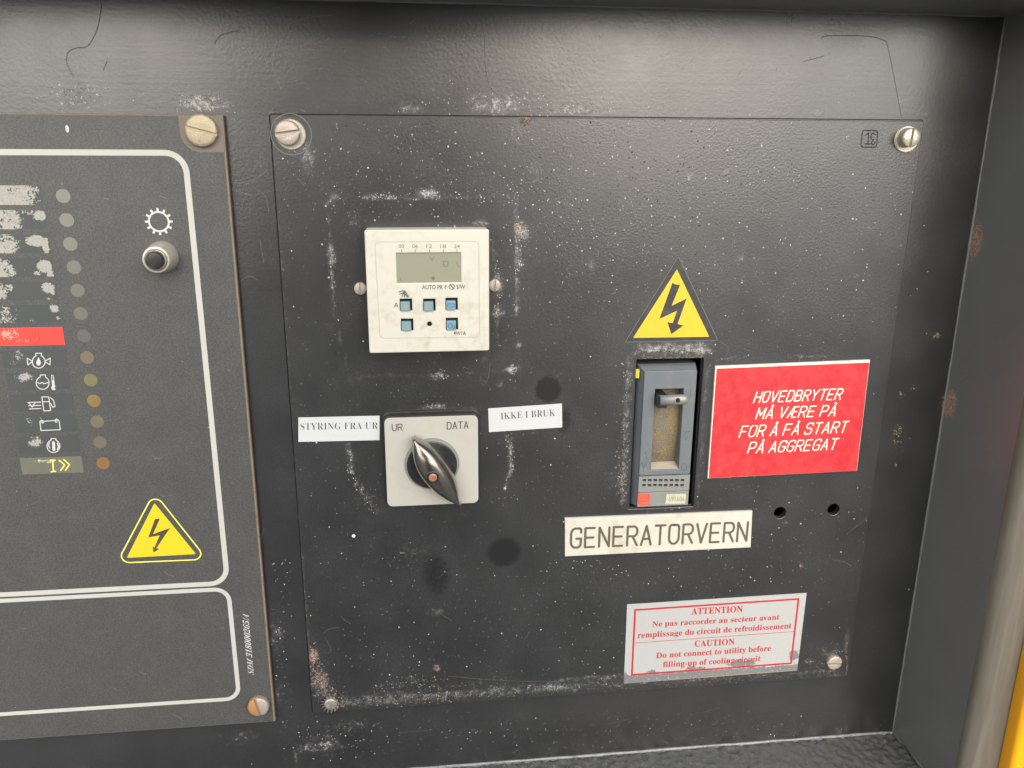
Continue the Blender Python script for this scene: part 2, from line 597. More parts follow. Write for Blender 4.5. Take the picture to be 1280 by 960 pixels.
def slotted_head(name, x, z, r, y0, h, slot_ang, mat, parent, slot=0.17, depth=0.45, dome=0.12, tilt=0.0):
    """screw head with a real slot: lower disc + two rounded segments standing on it"""
    bm = bmesh.new()
    n = 44
    yb, ym, yt = y0, y0 - h * (1 - depth), y0 - h
    # lower disc
    low = [bm.verts.new((r * math.cos(2 * math.pi * i / n), yb, r * math.sin(2 * math.pi * i / n))) for i in range(n)]
    mid = [bm.verts.new((r * math.cos(2 * math.pi * i / n), ym, r * math.sin(2 * math.pi * i / n))) for i in range(n)]
    for i in range(n): bm.faces.new((low[i], low[(i + 1) % n], mid[(i + 1) % n], mid[i]))
    bm.faces.new(mid)
    s = r * slot
    a = math.acos(s / r)
    for sg in (1, -1):
        m = 20
        rings = []
        for rr, yy in ((1.0, ym - 1e-5), (1.0, yt + h * 0.22), (0.93, yt + h * 0.06), (0.82, yt)):
            ring = []
            for k in range(m + 1):
                th = -a + 2 * a * k / m
                cx, cz = r * math.cos(th), r * math.sin(th)
                # the shoulder shrinks towards the centre but the slot wall stays
                cx = s + (cx - s) * rr if k not in (0, m) else s
                cz = cz * rr
                jit = 1 + 0.012 * math.sin(k * 2.3 + sg)
                ring.append(bm.verts.new((sg * cx * (jit if 0 < k < m else 1), yy, cz)))
            rings.append(ring)
        for q in range(3):
            for k in range(m):
                bm.faces.new((rings[q][k], rings[q][k + 1], rings[q + 1][k + 1], rings[q + 1][k]))
            bm.faces.new((rings[q][m], rings[q][0], rings[q + 1][0], rings[q + 1][m]))
        top = rings[3]
        ctr = bm.verts.new((sg * (s + (r - s) * 0.3), yt - h * dome, 0))
        for k in range(m): bm.faces.new((top[k], top[k + 1], ctr))
        bm.faces.new((top[m], top[0], ctr))
    Rm = Matrix.Rotation(slot_ang, 4, 'Y')
    T = Matrix.Rotation(tilt, 4, 'Z')
    for v in bm.verts: v.co = Vector((x, 0, z)) + (Rm @ Vector((v.co.x, 0, v.co.z))) + Vector((0, v.co.y + tilt * v.co.x, 0))
    bmesh.ops.recalc_face_normals(bm, faces=bm.faces)
    bm.verts.index_update()
    vs = [v.co.copy() for v in bm.verts]; fs = [[v.index for v in f.verts] for f in bm.faces]
    bm.free()
    o = mesh_obj(name, vs, fs, mat, parent)
    # outward normals of the open lower disc
    return autosmooth(o, 40)


def flecks(name, pts, mat, parent, y, smin=0.00012, smax=0.0006, label=None, power=2.2):
    """irregular little chips and grains lying on a surface: one 'stuff' mesh"""
    V, F = [], []
    for (x, z, *sc) in pts:
        s = (smin + (smax - smin) * random.random() ** power) * (sc[0] if sc else 1)
        n = random.choice((5, 6, 7)); b = len(V)
        el = random.uniform(0.5, 1.0); ro = random.uniform(0, math.pi)
        for i in range(n):
            th = 2 * math.pi * i / n
            rr = s * random.uniform(0.6, 1.25)
            a, c = rr * math.cos(th), rr * math.sin(th) * el
            V.append((x + a * math.cos(ro) - c * math.sin(ro), y, z + a * math.sin(ro) + c * math.cos(ro)))
        V.append((x, y - s * random.uniform(0.25, 0.6), z))
        for i in range(n): F.append((b + i, b + (i + 1) % n, b + n))
    o = mesh_obj(name, V, F, mat, parent)
    bm = bmesh.new(); bm.from_mesh(o.data)
    bmesh.ops.reverse_faces(bm, faces=[q for q in bm.faces if q.normal.y > 0])
    bm.to_mesh(o.data); bm.free()
    tag(o, label, kind='stuff')
    return o


def tube(name, pts3, r, mat, parent=None, n=8, kind=None, wob=0.0, flat=1.0):
    V, F = [], []
    P = [Vector(p) for p in pts3]
    for i, p in enumerate(P):
        t = (P[min(i + 1, len(P) - 1)] - P[max(i - 1, 0)]).normalized()
        a = t.cross(Vector((0, 1, 0)))
        a = a.normalized() if a.length > 1e-4 else t.cross(Vector((0, 0, 1))).normalized()
        b = t.cross(a).normalized()
        rr = r * (1 + wob * random.uniform(-1, 1)) * (0.35 if i in (0, len(P) - 1) else 1)
        for k in range(n):
            th = 2 * math.pi * k / n
            V.append(p + a * rr * math.cos(th) + b * rr * flat * math.sin(th))
    for i in range(len(P) - 1):
        for k in range(n):
            F.append((i * n + k, i * n + (k + 1) % n, (i + 1) * n + (k + 1) % n, (i + 1) * n + k))
    bm = bmesh.new(); bv = [bm.verts.new(v) for v in V]
    for f in F: bm.faces.new([bv[i] for i in f])
    o = bm_obj(name, bm, mat, parent, True)
    if kind: o['kind'] = kind
    return o


def resample(pts, step):
    out = []
    for a, b in zip(pts[:-1], pts[1:]):
        a, b = Vector(a), Vector(b); k = max(1, int((b - a).length / step))
        out += [a + (b - a) * i / k for i in range(k)]
    out.append(Vector(pts[-1]))
    return out


def smooth_line(pts, n=6):
    """Catmull-Rom through 2D points"""
    P = [Vector(p) for p in pts]; out = []
    for i in range(len(P) - 1):
        p0, p1, p2, p3 = P[max(i - 1, 0)], P[i], P[i + 1], P[min(i + 2, len(P) - 1)]
        for k in range(n):
            t = k / n
            out.append(tuple(0.5 * ((2 * p1) + (p2 - p0) * t + (2 * p0 - 5 * p1 + 4 * p2 - p3) * t * t + (3 * p1 - p0 - 3 * p2 + p3) * t ** 3)))
    out.append(tuple(P[-1]))
    return out


# ---------------------------------------------------------------- materials
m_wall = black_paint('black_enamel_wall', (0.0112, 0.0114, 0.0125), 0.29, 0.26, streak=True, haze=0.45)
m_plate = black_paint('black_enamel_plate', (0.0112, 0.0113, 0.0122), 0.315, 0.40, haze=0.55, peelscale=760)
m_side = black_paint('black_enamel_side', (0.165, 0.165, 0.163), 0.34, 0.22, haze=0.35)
m_floor = black_paint('thick_black_paint', (0.085, 0.085, 0.083), 0.22, 1.0, peelscale=420, haze=0.5)
m_inside = simple('dark_void', (0.004, 0.004, 0.004), 0.9)
m_ground = simple('gravel_ground', (0.19, 0.19, 0.19), 0.9, scale=3)
m_yellow = simple('yellow_enamel', (0.80, 0.36, 0.005), 0.35, dirt=0.12)
m_fold = NM('worn_fold_paint')
_n = m_fold.noise(220, 5, 0.65, stretch=(1, 1, 0.06))
m_fold = m_fold.out(m_fold.mix(m_fold.step(_n, 0.35, 0.7), (0.105, 0.094, 0.077), (0.145, 0.130, 0.106)),
                    m_fold.math('ADD', 0.34, m_fold.math('MULTIPLY', _n, 0.2)), 0.0,
                    m_fold.bump(m_fold.noise(500, 3), 0.2, 0.0003))
m_seam = simple('worn_seam', (0.15, 0.15, 0.145), 0.35, dirt=0.7, dirtcol=(0.05, 0.05, 0.05), scale=500)
m_film = NM('charcoal_film')
_a = m_film.noise(1050, 3, 0.8); _b = m_film.noise(55, 4, 0.6)
m_film = m_film.out(m_film.mix(m_film.step(_b, 0.3, 0.75), m_film.mix(m_film.step(_a, 0.38, 0.64), (0.044, 0.044, 0.043), (0.082, 0.081, 0.077)),
                    m_film.mix(m_film.step(_a, 0.38, 0.64), (0.052, 0.051, 0.049), (0.094, 0.092, 0.087))), 0.42, 0.0,
                    m_film.bump(_a, 0.45, 0.00025))
m_brown = simple('rusty_plate_edge', (0.21, 0.155, 0.105), 0.7, dirt=0.8, dirtcol=(0.10, 0.06, 0.04), scale=400)
m_rustplate = simple('stained_metal', (0.17, 0.14, 0.115), 0.6, dirt=0.8, dirtcol=(0.30, 0.16, 0.10), scale=260, bump=0.2)
m_line = simple('off_white_print', (0.47, 0.46, 0.42), 0.5, dirt=0.2)
m_white = simple('white_print', (0.54, 0.53, 0.50), 0.5, dirt=0.1)
m_yprint = simple('yellow_print', (0.72, 0.50, 0.010), 0.45, dirt=0.08)
m_yprint2 = simple('yellow_sticker', (0.64, 0.43, 0.02), 0.45, dirt=0.25)
m_yline = simple('pale_yellow_print', (0.85, 0.78, 0.12), 0.45, dirt=0.05)
m_boltprint = simple('brown_black_print', (0.060, 0.045, 0.030), 0.5)
m_sblack = simple('sticker_black', (0.030, 0.029, 0.028), 0.4, dirt=0.5, dirtcol=(0.12, 0.115, 0.11))
m_cream = simple('cream_plastic', (0.54, 0.515, 0.44), 0.42, dirt=0.6, dirtcol=(0.36, 0.29, 0.19), scale=130, bump=0.15)
m_groove = simple('grimy_groove', (0.42, 0.36, 0.27), 0.7)
m_lcd = simple('lcd_grey_green', (0.235, 0.235, 0.165), 0.5, dirt=0.0, dirtcol=(0.19, 0.19, 0.13))
m_lcdseg = simple('lcd_segment', (0.12, 0.125, 0.10), 0.3)
m_stainred = simple('red_brown_stain', (0.36, 0.20, 0.14), 0.6)
m_bluebtn = simple('blue_button', (0.15, 0.265, 0.32), 0.45, dirt=0.9, dirtcol=(0.27, 0.31, 0.27), scale=420)
m_btnmark = simple('brown_button_mark', (0.36, 0.24, 0.14), 0.6)
m_btnmark2 = simple('dark_blue_button_mark', (0.03, 0.13, 0.28), 0.6)
m_ink = simple('dark_ink', (0.06, 0.055, 0.05), 0.6)
m_inkgrey = simple('worn_grey_ink', (0.20, 0.19, 0.17), 0.6)
m_inkbrown = simple('brown_engraving', (0.105, 0.083, 0.052), 0.7, dirt=0.9, dirtcol=(0.045, 0.04, 0.035), scale=90)
m_paper = simple('white_tape', (0.52, 0.525, 0.515), 0.4, dirt=0.12, scale=150)
m_switchplate = simple('champagne_plate', (0.46, 0.44, 0.39), 0.42, metal=0.15, dirt=0.55, dirtcol=(0.42, 0.33, 0.22), scale=120)
m_blackplastic = simple('black_plastic', (0.018, 0.018, 0.019), 0.32, dirt=0.35, dirtcol=(0.10, 0.095, 0.085))
m_gloss = simple('glossy_dark_knob', (0.20, 0.185, 0.165), 0.20, metal=0.9, dirt=0.6, dirtcol=(0.14, 0.12, 0.09), scale=150, Coat_Weight=0.6, Coat_Roughness=0.08)
m_copper = simple('copper_screw', (0.45, 0.23, 0.14), 0.45, metal=0.5, dirt=0.8, dirtcol=(0.20, 0.10, 0.06), scale=700)
m_brass = simple('tarnished_brass', (0.44, 0.37, 0.25), 0.5, metal=0.45, dirt=0.9, dirtcol=(0.30, 0.21, 0.12), scale=700, bump=1.0)
m_zinc = simple('pale_zinc', (0.46, 0.39, 0.335), 0.5, metal=0.45, dirt=0.9, dirtcol=(0.36, 0.27, 0.21), scale=800, bump=1.0)
m_nickel = simple('creamy_nickel', (0.54, 0.50, 0.42), 0.38, metal=0.5, dirt=0.6, dirtcol=(0.36, 0.28, 0.18), scale=380, bump=0.3)
m_worn = simple('greasy_steel', (0.42, 0.38, 0.33), 0.35, metal=0.6, dirt=0.9, dirtcol=(0.10, 0.07, 0.05), scale=500, bump=0.6)
m_orange = simple('orange_lit_half', (0.46, 0.24, 0.10), 0.5, metal=0.3, dirt=0.6, dirtcol=(0.35, 0.16, 0.06), scale=500)
m_red = NM('red_engraving_plate')
_n = m_red.noise(150, 5, 0.6); 
m_red = m_red.out(m_red.mix(m_red.step(_n, 0.3, 0.75), (0.47, 0.018, 0.026), (0.54, 0.045, 0.048)), 0.38, 0.0, m_red.bump(m_red.noise(1200, 2), 0.1, 0.0002))
m_redcore = simple('cream_core', (0.72, 0.66, 0.54), 0.5, dirt=0.5)
m_redprint = simple('red_print', (0.42, 0.018, 0.022), 0.45, dirt=0.1)
m_greyblue = simple('grey_blue_plastic', (0.120, 0.136, 0.150), 0.5, dirt=0.55, dirtcol=(0.24, 0.215, 0.17), scale=120, bump=0.2)
m_greylow = simple('dusty_grey_plastic', (0.20, 0.205, 0.195), 0.55, dirt=0.7, dirtcol=(0.27, 0.235, 0.17), scale=160)
m_dustwell = NM('dusty_well')
_n = m_dustwell.noise(1500, 4, 0.7); _g = m_dustwell.noise(110, 3)
m_dustwell = m_dustwell.out(m_dustwell.mix(m_dustwell.step(_n, 0.40, 0.62), (0.13, 0.11, 0.08), m_dustwell.mix(m_dustwell.step(_g, 0.4, 0.6), (0.24, 0.20, 0.135), (0.33, 0.235, 0.09))),
                            0.85, 0.0, m_dustwell.bump(_n, 0.8, 0.0005))
m_greymetal = simple('worn_grey_toggle', (0.25, 0.25, 0.24), 0.4, metal=0.3, dirt=0.6)
m_labelred = simple('small_red_label', (0.72, 0.08, 0.05), 0.45, dirt=0.2)
m_labelcream = simple('small_cream_label', (0.50, 0.47, 0.34), 0.5, dirt=0.5)
m_etch = simple('moulded_mark', (0.075, 0.080, 0.085), 0.6)
m_fleckA = simple('pale_fleck', (0.50, 0.50, 0.49), 0.6)
m_fleckG = simple('grey_fleck', (0.20, 0.20, 0.195), 0.6)
m_fleckB = simple('tan_fleck', (0.25, 0.195, 0.135), 0.75, dirt=0.9, dirtcol=(0.12, 0.075, 0.05), scale=1500)
m_crust = simple('rust_crust', (0.070, 0.058, 0.048), 0.85, dirt=0.9, dirtcol=(0.20, 0.155, 0.11), scale=900, bump=0.6)
m_fleckW = simple('white_paint_drop', (0.85, 0.84, 0.82), 0.4, dirt=0)
m_fleckD = simple('dark_paint_grain', (0.035, 0.034, 0.034), 0.35)
m_scratch = simple('pale_scratch', (0.17, 0.168, 0.165), 0.5)
m_runpaint = simple('paint_run', (0.032, 0.032, 0.031), 0.33)


def window_mat(name, base, crust, thr=0.55):
    M = NM(name)
    R, G, B = M.attr('wear')
    fine = M.noise(900, 4, 0.7); mid = M.noise(240, 4, 0.6)
    f = M.step(M.math('ADD', R, M.math('ADD', M.math('MULTIPLY', M.math('SUBTRACT', mid, 0.5), 1.6), M.math('MULTIPLY', M.math('SUBTRACT', fine, 0.5), 1.9))), thr, thr + 0.08)
    c = M.mix(f, M.mix(M.noise(60), base, tuple(x * 1.25 for x in base)), M.mix(M.step(fine, 0.3, 0.7), tuple(x * 0.75 for x in crust), crust))
    return M.out(c, 0.5, 0.0, M.bump(M.math('ADD', M.math('MULTIPLY', f, 0.5), M.noise(2600, 2)), 0.3, 0.0002))


m_win = window_mat('legend_window', (0.046, 0.051, 0.050), (0.37, 0.355, 0.31))
m_winred = window_mat('red_legend_window', (0.78, 0.045, 0.030), (0.85, 0.33, 0.28))
m_winolive = window_mat('olive_legend_window', (0.115, 0.115, 0.085), (0.52, 0.50, 0.38))
m_sticker = NM('flaking_white_sticker')
_R, _G, _B = m_sticker.attr('wear')
_f = m_sticker.noise(700, 5, 0.7); _m = m_sticker.noise(150, 4, 0.6)
_fl = m_sticker.step(m_sticker.math('ADD', _R, m_sticker.math('ADD', m_sticker.math('MULTIPLY', m_sticker.math('SUBTRACT', _m, 0.5), 1.1), m_sticker.math('MULTIPLY', m_sticker.math('SUBTRACT', _f, 0.5), 0.5))), 0.50, 0.54)
_base = m_sticker.mix(m_sticker.step(m_sticker.noise(1600, 3, 0.7), 0.62, 0.70), (0.385, 0.385, 0.375), (0.25, 0.245, 0.24))
_ex = m_sticker.mix(m_sticker.step(_f, 0.60, 0.66), (0.165, 0.165, 0.17), (0.50, 0.47, 0.38))
_c = m_sticker.mix(_fl, _base, _ex)
_c = m_sticker.mix(m_sticker.step(m_sticker.math('ADD', _G, m_sticker.math('MULTIPLY', _f, 0.6)), 0.85, 1.0), _c, (0.30, 0.25, 0.14))
m_sticker = m_sticker.out(_c, 0.45, 0.0, m_sticker.bump(m_sticker.math('MULTIPLY', _fl, -1.0), 0.4, 0.0002))

# ---------------------------------------------------------------- the setting: recess of the housing
YW = 0.0022                      # front of the back wall, behind the 1.5 mm plates
XR, ZT, ZB = 0.4190, 0.0585, -0.4325
XL = -0.36
cut = px([(797, 449), (880, 449), (866, 634), (790, 634)])
cx0, cx1, cz0, cz1 = 0.2095, 0.2522, -0.2415, -0.1412
holes2 = [P2(975, 641), P2(1042, 637)]
R_H = 0.0041

wall_wear = [
    ('b', 95, 118, 26, 16, .75, 'R'), ('b', 122, 124, 12, 8, .6, 'R'), ('b', 252, 130, 36, 12, .95, 'R'), ('b', 290, 160, 12, 20, .5, 'R'), ('b', 195, 136, 10, 6, .7, 'R'),
    ('l', 0, 139, 275, 141, 4, .45, 'G'), ('b', 310, 32, 30, 12, .3, 'R'), ('b', 312, 26, 8, 5, .6, 'R'),
    ('l', 337, 142, 1150, 149, 4, .42, 'R'), ('b', 510, 136, 26, 10, .7, 'R'), ('b', 625, 130, 44, 16, .85, 'R'), ('b', 715, 135, 34, 10, .9, 'R'), ('b', 655, 148, 10, 8, .9, 'G'), ('b', 372, 142, 8, 4, .9, 'G'), ('b', 341, 146, 5, 6, .9, 'G'),
    ('b', 790, 140, 16, 6, .6, 'R'), ('b', 1030, 140, 16, 5, .6, 'R'), ('b', 990, 20, 12, 12, .9, 'R'), ('b', 968, 84, 7, 6, .7, 'R'), ('b', 1155, 144, 9, 4, .7, 'R'),
    ('l', 1145, 200, 1092, 596, 3, .25, 'R'), ('b', 1172, 420, 8, 8, .55, 'R'), ('b', 1172, 420, 6, 6, .6, 'G'), ('b', 1199, 388, 7, 8, .55, 'R'), ('b', 1199, 388, 5, 6, .6, 'G'),
    ('b', 1143, 486, 5, 5, .6, 'G'), ('b', 1125, 498, 5, 5, .6, 'G'), ('b', 1122, 540, 7, 10, .55, 'R'), ('b', 1120, 580, 5, 10, .4, 'R'),
    ('b', 345, 800, 14, 40, .55, 'R'), ('b', 350, 870, 10, 30, .6, 'R'), ('l', 280, 165, 343, 890, 3, .35, 'R'), ('b', 360, 870, 26, 50, .32, 'R'),
    ('l', 0, 926, 345, 900, 5, .35, 'R'), ('b', 400, 935, 45, 22, .62, 'R'), ('b', 430, 910, 60, 16, .5, 'R'), ('b', 372, 948, 5, 18, .9, 'R'), ('b', 373, 950, 5, 14, .8, 'G'), ('b', 300, 925, 50, 24, .42, 'R'),
    ('l', 0, 998, 1120, 917, 5, .35, 'R'), ('b', 1118, 914, 12, 6, .8, 'R'), ('b', 1190, 500, 14, 18, .9, 'G'), ('b', 700, 900, 300, 26, .22, 'R'),
    ('b', 130, 850, 200, 200, .1, 'R'), ('b', 348, 600, 12, 100, .28, 'R'), ('b', 330, 220, 18, 60, .32, 'R'),
]
mid_z = -0.2
back = holed_plate('back_wall', [(XL, ZB), (XR, ZB), (XR, ZT), (XL, ZT)],
                   [[(cx0 + .0006, cz0 + .0006), (cx1 - .0006, cz0 + .0006), (cx1 - .0006, cz1 - .0006), (cx0 + .0006, cz1 - .0006)]] + [circ(x, z, R_H - .0003, 24) for x, z in holes2],
                   YW, 0.002, m_wall, None, 0.0045, wall_wear)
tag(back, kind='structure')
R_B = 0.003


def gridbox(name, lo, hi, mat, feats=None, axis=None, step=0.006, rounded=0.0, segs=3):
    bm = bmesh.new()
    bmesh.ops.create_cube(bm, size=1.0)
    for v in bm.verts:
        v.co = Vector([lo[i] + (hi[i] - lo[i]) * (v.co[i] + 0.5) for i in range(3)])
    if rounded: bmesh.ops.bevel(bm, geom=bm.edges[:], offset=rounded, segments=segs, affect='EDGES', profile=0.5)
    if axis is not None:
        for ax in axis:
            k = lo[ax] + step
            while k < hi[ax] - 1e-6:
                no = [0, 0, 0]; no[ax] = 1; co = [0, 0, 0]; co[ax] = k
                bmesh.ops.bisect_plane(bm, geom=bm.verts[:] + bm.edges[:] + bm.faces[:], plane_co=co, plane_no=no)
                k += step
    return bm


# right side wall with its rounded front fold, then the flange running outwards
def sweep_profile(name, prof, z0, z1, mat, nz=60):
    V, F = [], []
    n = len(prof)
    for k in range(nz + 1):
        z = z0 + (z1 - z0) * k / nz
        for x, y in prof: V.append((x, y, z))
    for k in range(nz):
        for i in range(n - 1):
            F.append((k * n + i, k * n + i + 1, (k + 1) * n + i + 1, (k + 1) * n + i))
    bm = bmesh.new(); bv = [bm.verts.new(v) for v in V]
    for f in F: bm.faces.new([bv[i] for i in f])
    bm.verts.index_update(); bm.faces.ensure_lookup_table(); bm.normal_update()
    # inner face of the side wall must look to -X
    if bm.faces[0].normal.x > 0: bmesh.ops.reverse_faces(bm, faces=bm.faces)
    vs = [v.co.copy() for v in bm.verts]; fs = [[v.index for v in f.verts] for f in bm.faces]; bm.free()
    return mesh_obj(name, vs, fs, mat, None, True), vs


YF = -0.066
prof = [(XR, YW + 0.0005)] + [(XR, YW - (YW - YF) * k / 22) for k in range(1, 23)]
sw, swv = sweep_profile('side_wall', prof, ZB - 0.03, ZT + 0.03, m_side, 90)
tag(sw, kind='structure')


def wear3(ob, vs, blobs):
    a = np.array([tuple(v) for v in vs]); W_ = np.zeros((len(vs), 4), np.float32); W_[:, 3] = 1
    for (p, r, amp, ch) in blobs:
        d = (((a - np.array(p)) / np.array(r)) ** 2).sum(1)
        k = 'RGB'.index(ch); W_[:, k] = np.maximum(W_[:, k], amp * np.exp(-d))
    at_ = ob.data.attributes.new('wear', 'FLOAT_COLOR', 'POINT'); at_.data.foreach_set('color', W_.ravel())


wear3(sw, swv, [((XR, -.003, -.175), (.01, .007, .010), 1.3, 'G'), ((XR, -.004, -.175), (.01, .010, .011), .8, 'R'),
                ((XR, -.003, -.070), (.01, .007, .013), 1.2, 'G'), ((XR, -.003, -.070), (.01, .008, .016), .6, 'R'),
                ((XR, -.016, -.176), (.01, .004, .003), .6, 'R'), ((XR, -.055, -.40), (.01, .012, .03), .45, 'R'),
                ((XR, -.04, -.30), (.01, .006, .006), .5, 'R'), ((XR, -.05, -.19), (.01, .010, .02), .5, 'R'),
                ((XR, -.03, -.425), (.01, .02, .006), .6, 'R')])
rf = 0.009
prof = [(XR, YF)] + [(XR + rf - rf * math.cos(t), YF - rf * math.sin(t)) for t in [math.pi / 2 * k / 8 for k in range(1, 9)]] + [(XR + 0.022, YF - rf), (XR + 0.034, YF - rf)]
fo, fov = sweep_profile('front_flange', prof, ZB - 0.03, ZT + 0.03, m_fold, 60)
tag(fo, kind='structure')

# ceiling and floor ledges (with depth towards the viewer)
bm = gridbox('ceiling', (XL, YF - 0.004, ZT), (XR + 0.0005, YW + 0.001, ZT + 0.004), None, None)
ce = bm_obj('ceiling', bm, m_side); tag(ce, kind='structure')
wear3(ce, [(0, 0, 0)] * len(ce.data.vertices), [])
bm = bmesh.new()
nx, ny = 520, 50
vs = [[None] * (ny + 1) for _ in range(nx + 1)]
for i in range(nx + 1):
    for j in range(ny + 1):
        x = XL + (XR + 0.0004 - XL) * i / nx; y = YW + 0.0004 - (YW - YF + 0.004) * j / ny
        vs[i][j] = bm.verts.new((x, y, ZB - 0.0016))
for i in range(nx):
    for j in range(ny): bm.faces.new((vs[i][j], vs[i][j + 1], vs[i + 1][j + 1], vs[i + 1][j]))
fv = [v.co.copy() for v in bm.verts]
fl = bm_obj('floor_ledge', bm, m_floor, None, True); tag(fl, kind='structure')
wear3(fl, fv, [((.0, -.02, ZB), (.40, .05, .01), .72, 'R'), ((.30, -.03, ZB), (.05, .012, .01), .32, 'R'), ((.40, -.006, ZB), (.02, .004, .01), .7, 'R'), ((.37, -.02, ZB), (.02, .012, .01), .42, 'R')])  # broad first blob: pale speckle coloured in for bright glints on the lumps
tex = bpy.data.textures.new('lumps', 'CLOUDS'); tex.noise_scale = 0.0042; tex.noise_depth = 2
dm = fl.modifiers.new('lumps', 'DISPLACE'); dm.texture = tex; dm.strength = 0.0048; dm.mid_level = 0.5; dm.texture_coords = 'LOCAL'

# paint and seam beads in the corners
def bead(name, a, b, r, mat=m_seam, step=0.01):
    pts = resample([Vector(a), Vector(b)], step)
    pts = [p + Vector((random.uniform(-1, 1), random.uniform(-1, 1), random.uniform(-1, 1))) * r * 0.18 for p in pts]
    o = tube(name, pts, r, mat, None, 8, 'structure', 0.2)
    return o


bead('corner_seam', (XR - .0001, YW - .0001, ZB), (XR - .0001, YW - .0001, ZT), 0.0008)
bead('corner_seam', (XL, YW - .0001, ZB + .0002), (XR, YW - .0001, ZB + .0002), 0.0010, simple('pale_worn_edge', (0.24, 0.24, 0.23), 0.3, dirt=1.0, dirtcol=(0.05, 0.05, 0.05), scale=260))
bead('corner_seam', (XL, YW - .0001, ZT - .0001), (XR, YW - .0001, ZT - .0001), 0.0007)
bead('corner_seam', (XR - .0001, YW, ZB + .0002), (XR - .0001, YF, ZB + .0002), 0.0009, m_seam)

# dark interior behind the cut-outs
ib = bmesh.new()
bmesh.ops.create_cube(ib, size=1.0)
for v in ib.verts: v.co = Vector((0.28 + v.co.x * 0.30, YW + 0.0022 + (v.co.y + 0.5) * 0.16, -0.2 + v.co.z * 0.30))
bmesh.ops.delete(ib, geom=[f for f in ib.faces if f.calc_center_median().y < YW + 0.01], context='FACES')
inn = bm_obj('cabinet_interior', ib, m_inside); tag(inn, kind='structure')

# ground in front of the machine (outside the frame below; it lights the recess from below)
g = mesh_obj('ground', [(-60, 60, -1.25), (60, 60, -1.25), (60, -60, -1.25), (-60, -60, -1.25)], [(3, 2, 1, 0)], m_ground)
gm = g.data; gm.flip_normals() if gm.polygons[0].normal.z < 0 else None
tag(g, kind='structure')

# yellow outer skin of the housing at the right
prof = [(XR + 0.0225, YF - rf - 0.0005), (XR + 0.0225, YF - rf - 0.008)] + \
       [(XR + 0.0235 + 0.002 * k, YF - rf - 0.0105 - 0.0004 * k) for k in range(8)] + [(XR + 0.09, YF - rf - 0.014), (XR + 0.09, YF - rf + 0.05)]
yk, _ = sweep_profile('yellow_door_edge', prof, ZB - 0.03, ZT + 0.03, m_yellow, 30)
tag(yk, 'bright yellow painted outer edge of the housing in the lower right corner', 'panel')

# ---------------------------------------------------------------- the photographer, standing in front of the panel
def skin_body(name, joints, edges, mat, parent=None, root=0, sub=2):
    me = bpy.data.meshes.new(name)
    me.from_pydata([j[0] for j in joints], edges, [])
    o = bpy.data.objects.new('tmp', me); COL.objects.link(o)
    md = o.modifiers.new('s', 'SKIN')
    for v, j in zip(me.skin_vertices[0].data, joints):
        r = j[1]; v.radius = r if isinstance(r, tuple) else (r, r)
    me.skin_vertices[0].data[root].use_root = True
    ss = o.modifiers.new('u', 'SUBSURF'); ss.levels = sub; ss.render_levels = sub
    dg = bpy.context.evaluated_depsgraph_get()
    m2 = bpy.data.meshes.new_from_object(o.evaluated_get(dg))
    V = [tuple(v.co) for v in m2.vertices]; F = [list(p.vertices) for p in m2.polygons]
    bpy.data.objects.remove(o)
    return mesh_obj(name, V, F, mat, parent, True)


m_jacket = simple('navy_jacket_cloth', (0.022, 0.024, 0.032), 0.85, dirt=0.1)
m_trouser = simple('dark_trouser_cloth', (0.020, 0.020, 0.022), 0.85, dirt=0.1)
m_skin = simple('skin', (0.50, 0.30, 0.22), 0.5, dirt=0.1, dirtcol=(0.45, 0.22, 0.16))
m_hair = simple('dark_hair', (0.03, 0.02, 0.015), 0.6, dirt=0)
GZ = -1.25
ppl = thing('person', (0.03, -0.90, GZ), 'person in dark jacket and trousers holding up a phone in front of the panel', 'person')
J = [((0.03, -0.90, -0.33), (.150, .105)), ((0.03, -0.90, -0.10), (.150, .105)), ((0.03, -0.90, 0.08), (.165, .115)), ((0.03, -0.905, 0.19), (.12, .085)), ((0.03, -0.895, 0.26), .052), ((0.03, -0.885, 0.30), .055),
     ((0.03, -0.875, 0.36), (.072, .088)), ((0.03, -0.88, 0.44), (.074, .090)),
     ((-0.15, -0.90, 0.165), .062), ((-0.185, -0.80, -0.09), .048), ((-0.005, -0.605, -0.05), .030),
     ((0.21, -0.90, 0.165), .062), ((0.255, -0.80, -0.09), .048), ((0.155, -0.60, -0.05), .030),
     ((-0.065, -0.90, -0.45), .092), ((-0.085, -0.885, -0.80), .062), ((-0.095, -0.915, -1.17), .042), ((-0.105, -0.79, -1.215), .036),
     ((0.125, -0.90, -0.45), .092), ((0.145, -0.885, -0.80), .062), ((0.155, -0.915, -1.17), .042), ((0.165, -0.79, -1.215), .036)]
E_ = [(0, 1), (1, 2), (2, 3), (3, 4), (4, 5), (5, 6), (6, 7), (3, 8), (8, 9), (9, 10), (3, 11), (11, 12), (12, 13), (0, 14), (14, 15), (15, 16), (16, 17), (0, 18), (18, 19), (19, 20), (20, 21)]
bd = skin_body('body', J, E_, m_jacket, ppl)
for m_ in (m_trouser, m_skin): bd.data.materials.append(m_)
oz = WORLD[bd.name]
for p in bd.data.polygons:
    c = p.center + oz
    if c.z < -0.36: p.material_index = 1
    elif c.z > 0.265: p.material_index = 2
hd = skin_body('hair', [((0.03, -0.905, 0.40), (.072, .072)), ((0.03, -0.885, 0.47), (.078, .088)), ((0.03, -0.87, 0.50), (.05, .06))], [(0, 1), (1, 2)], m_hair, ppl, 1)
solid('nose', [(.013, -.79), (.009, -.775), (.0, -.768)][:2], 0.03, 0.375, m_skin, ppl, 12)
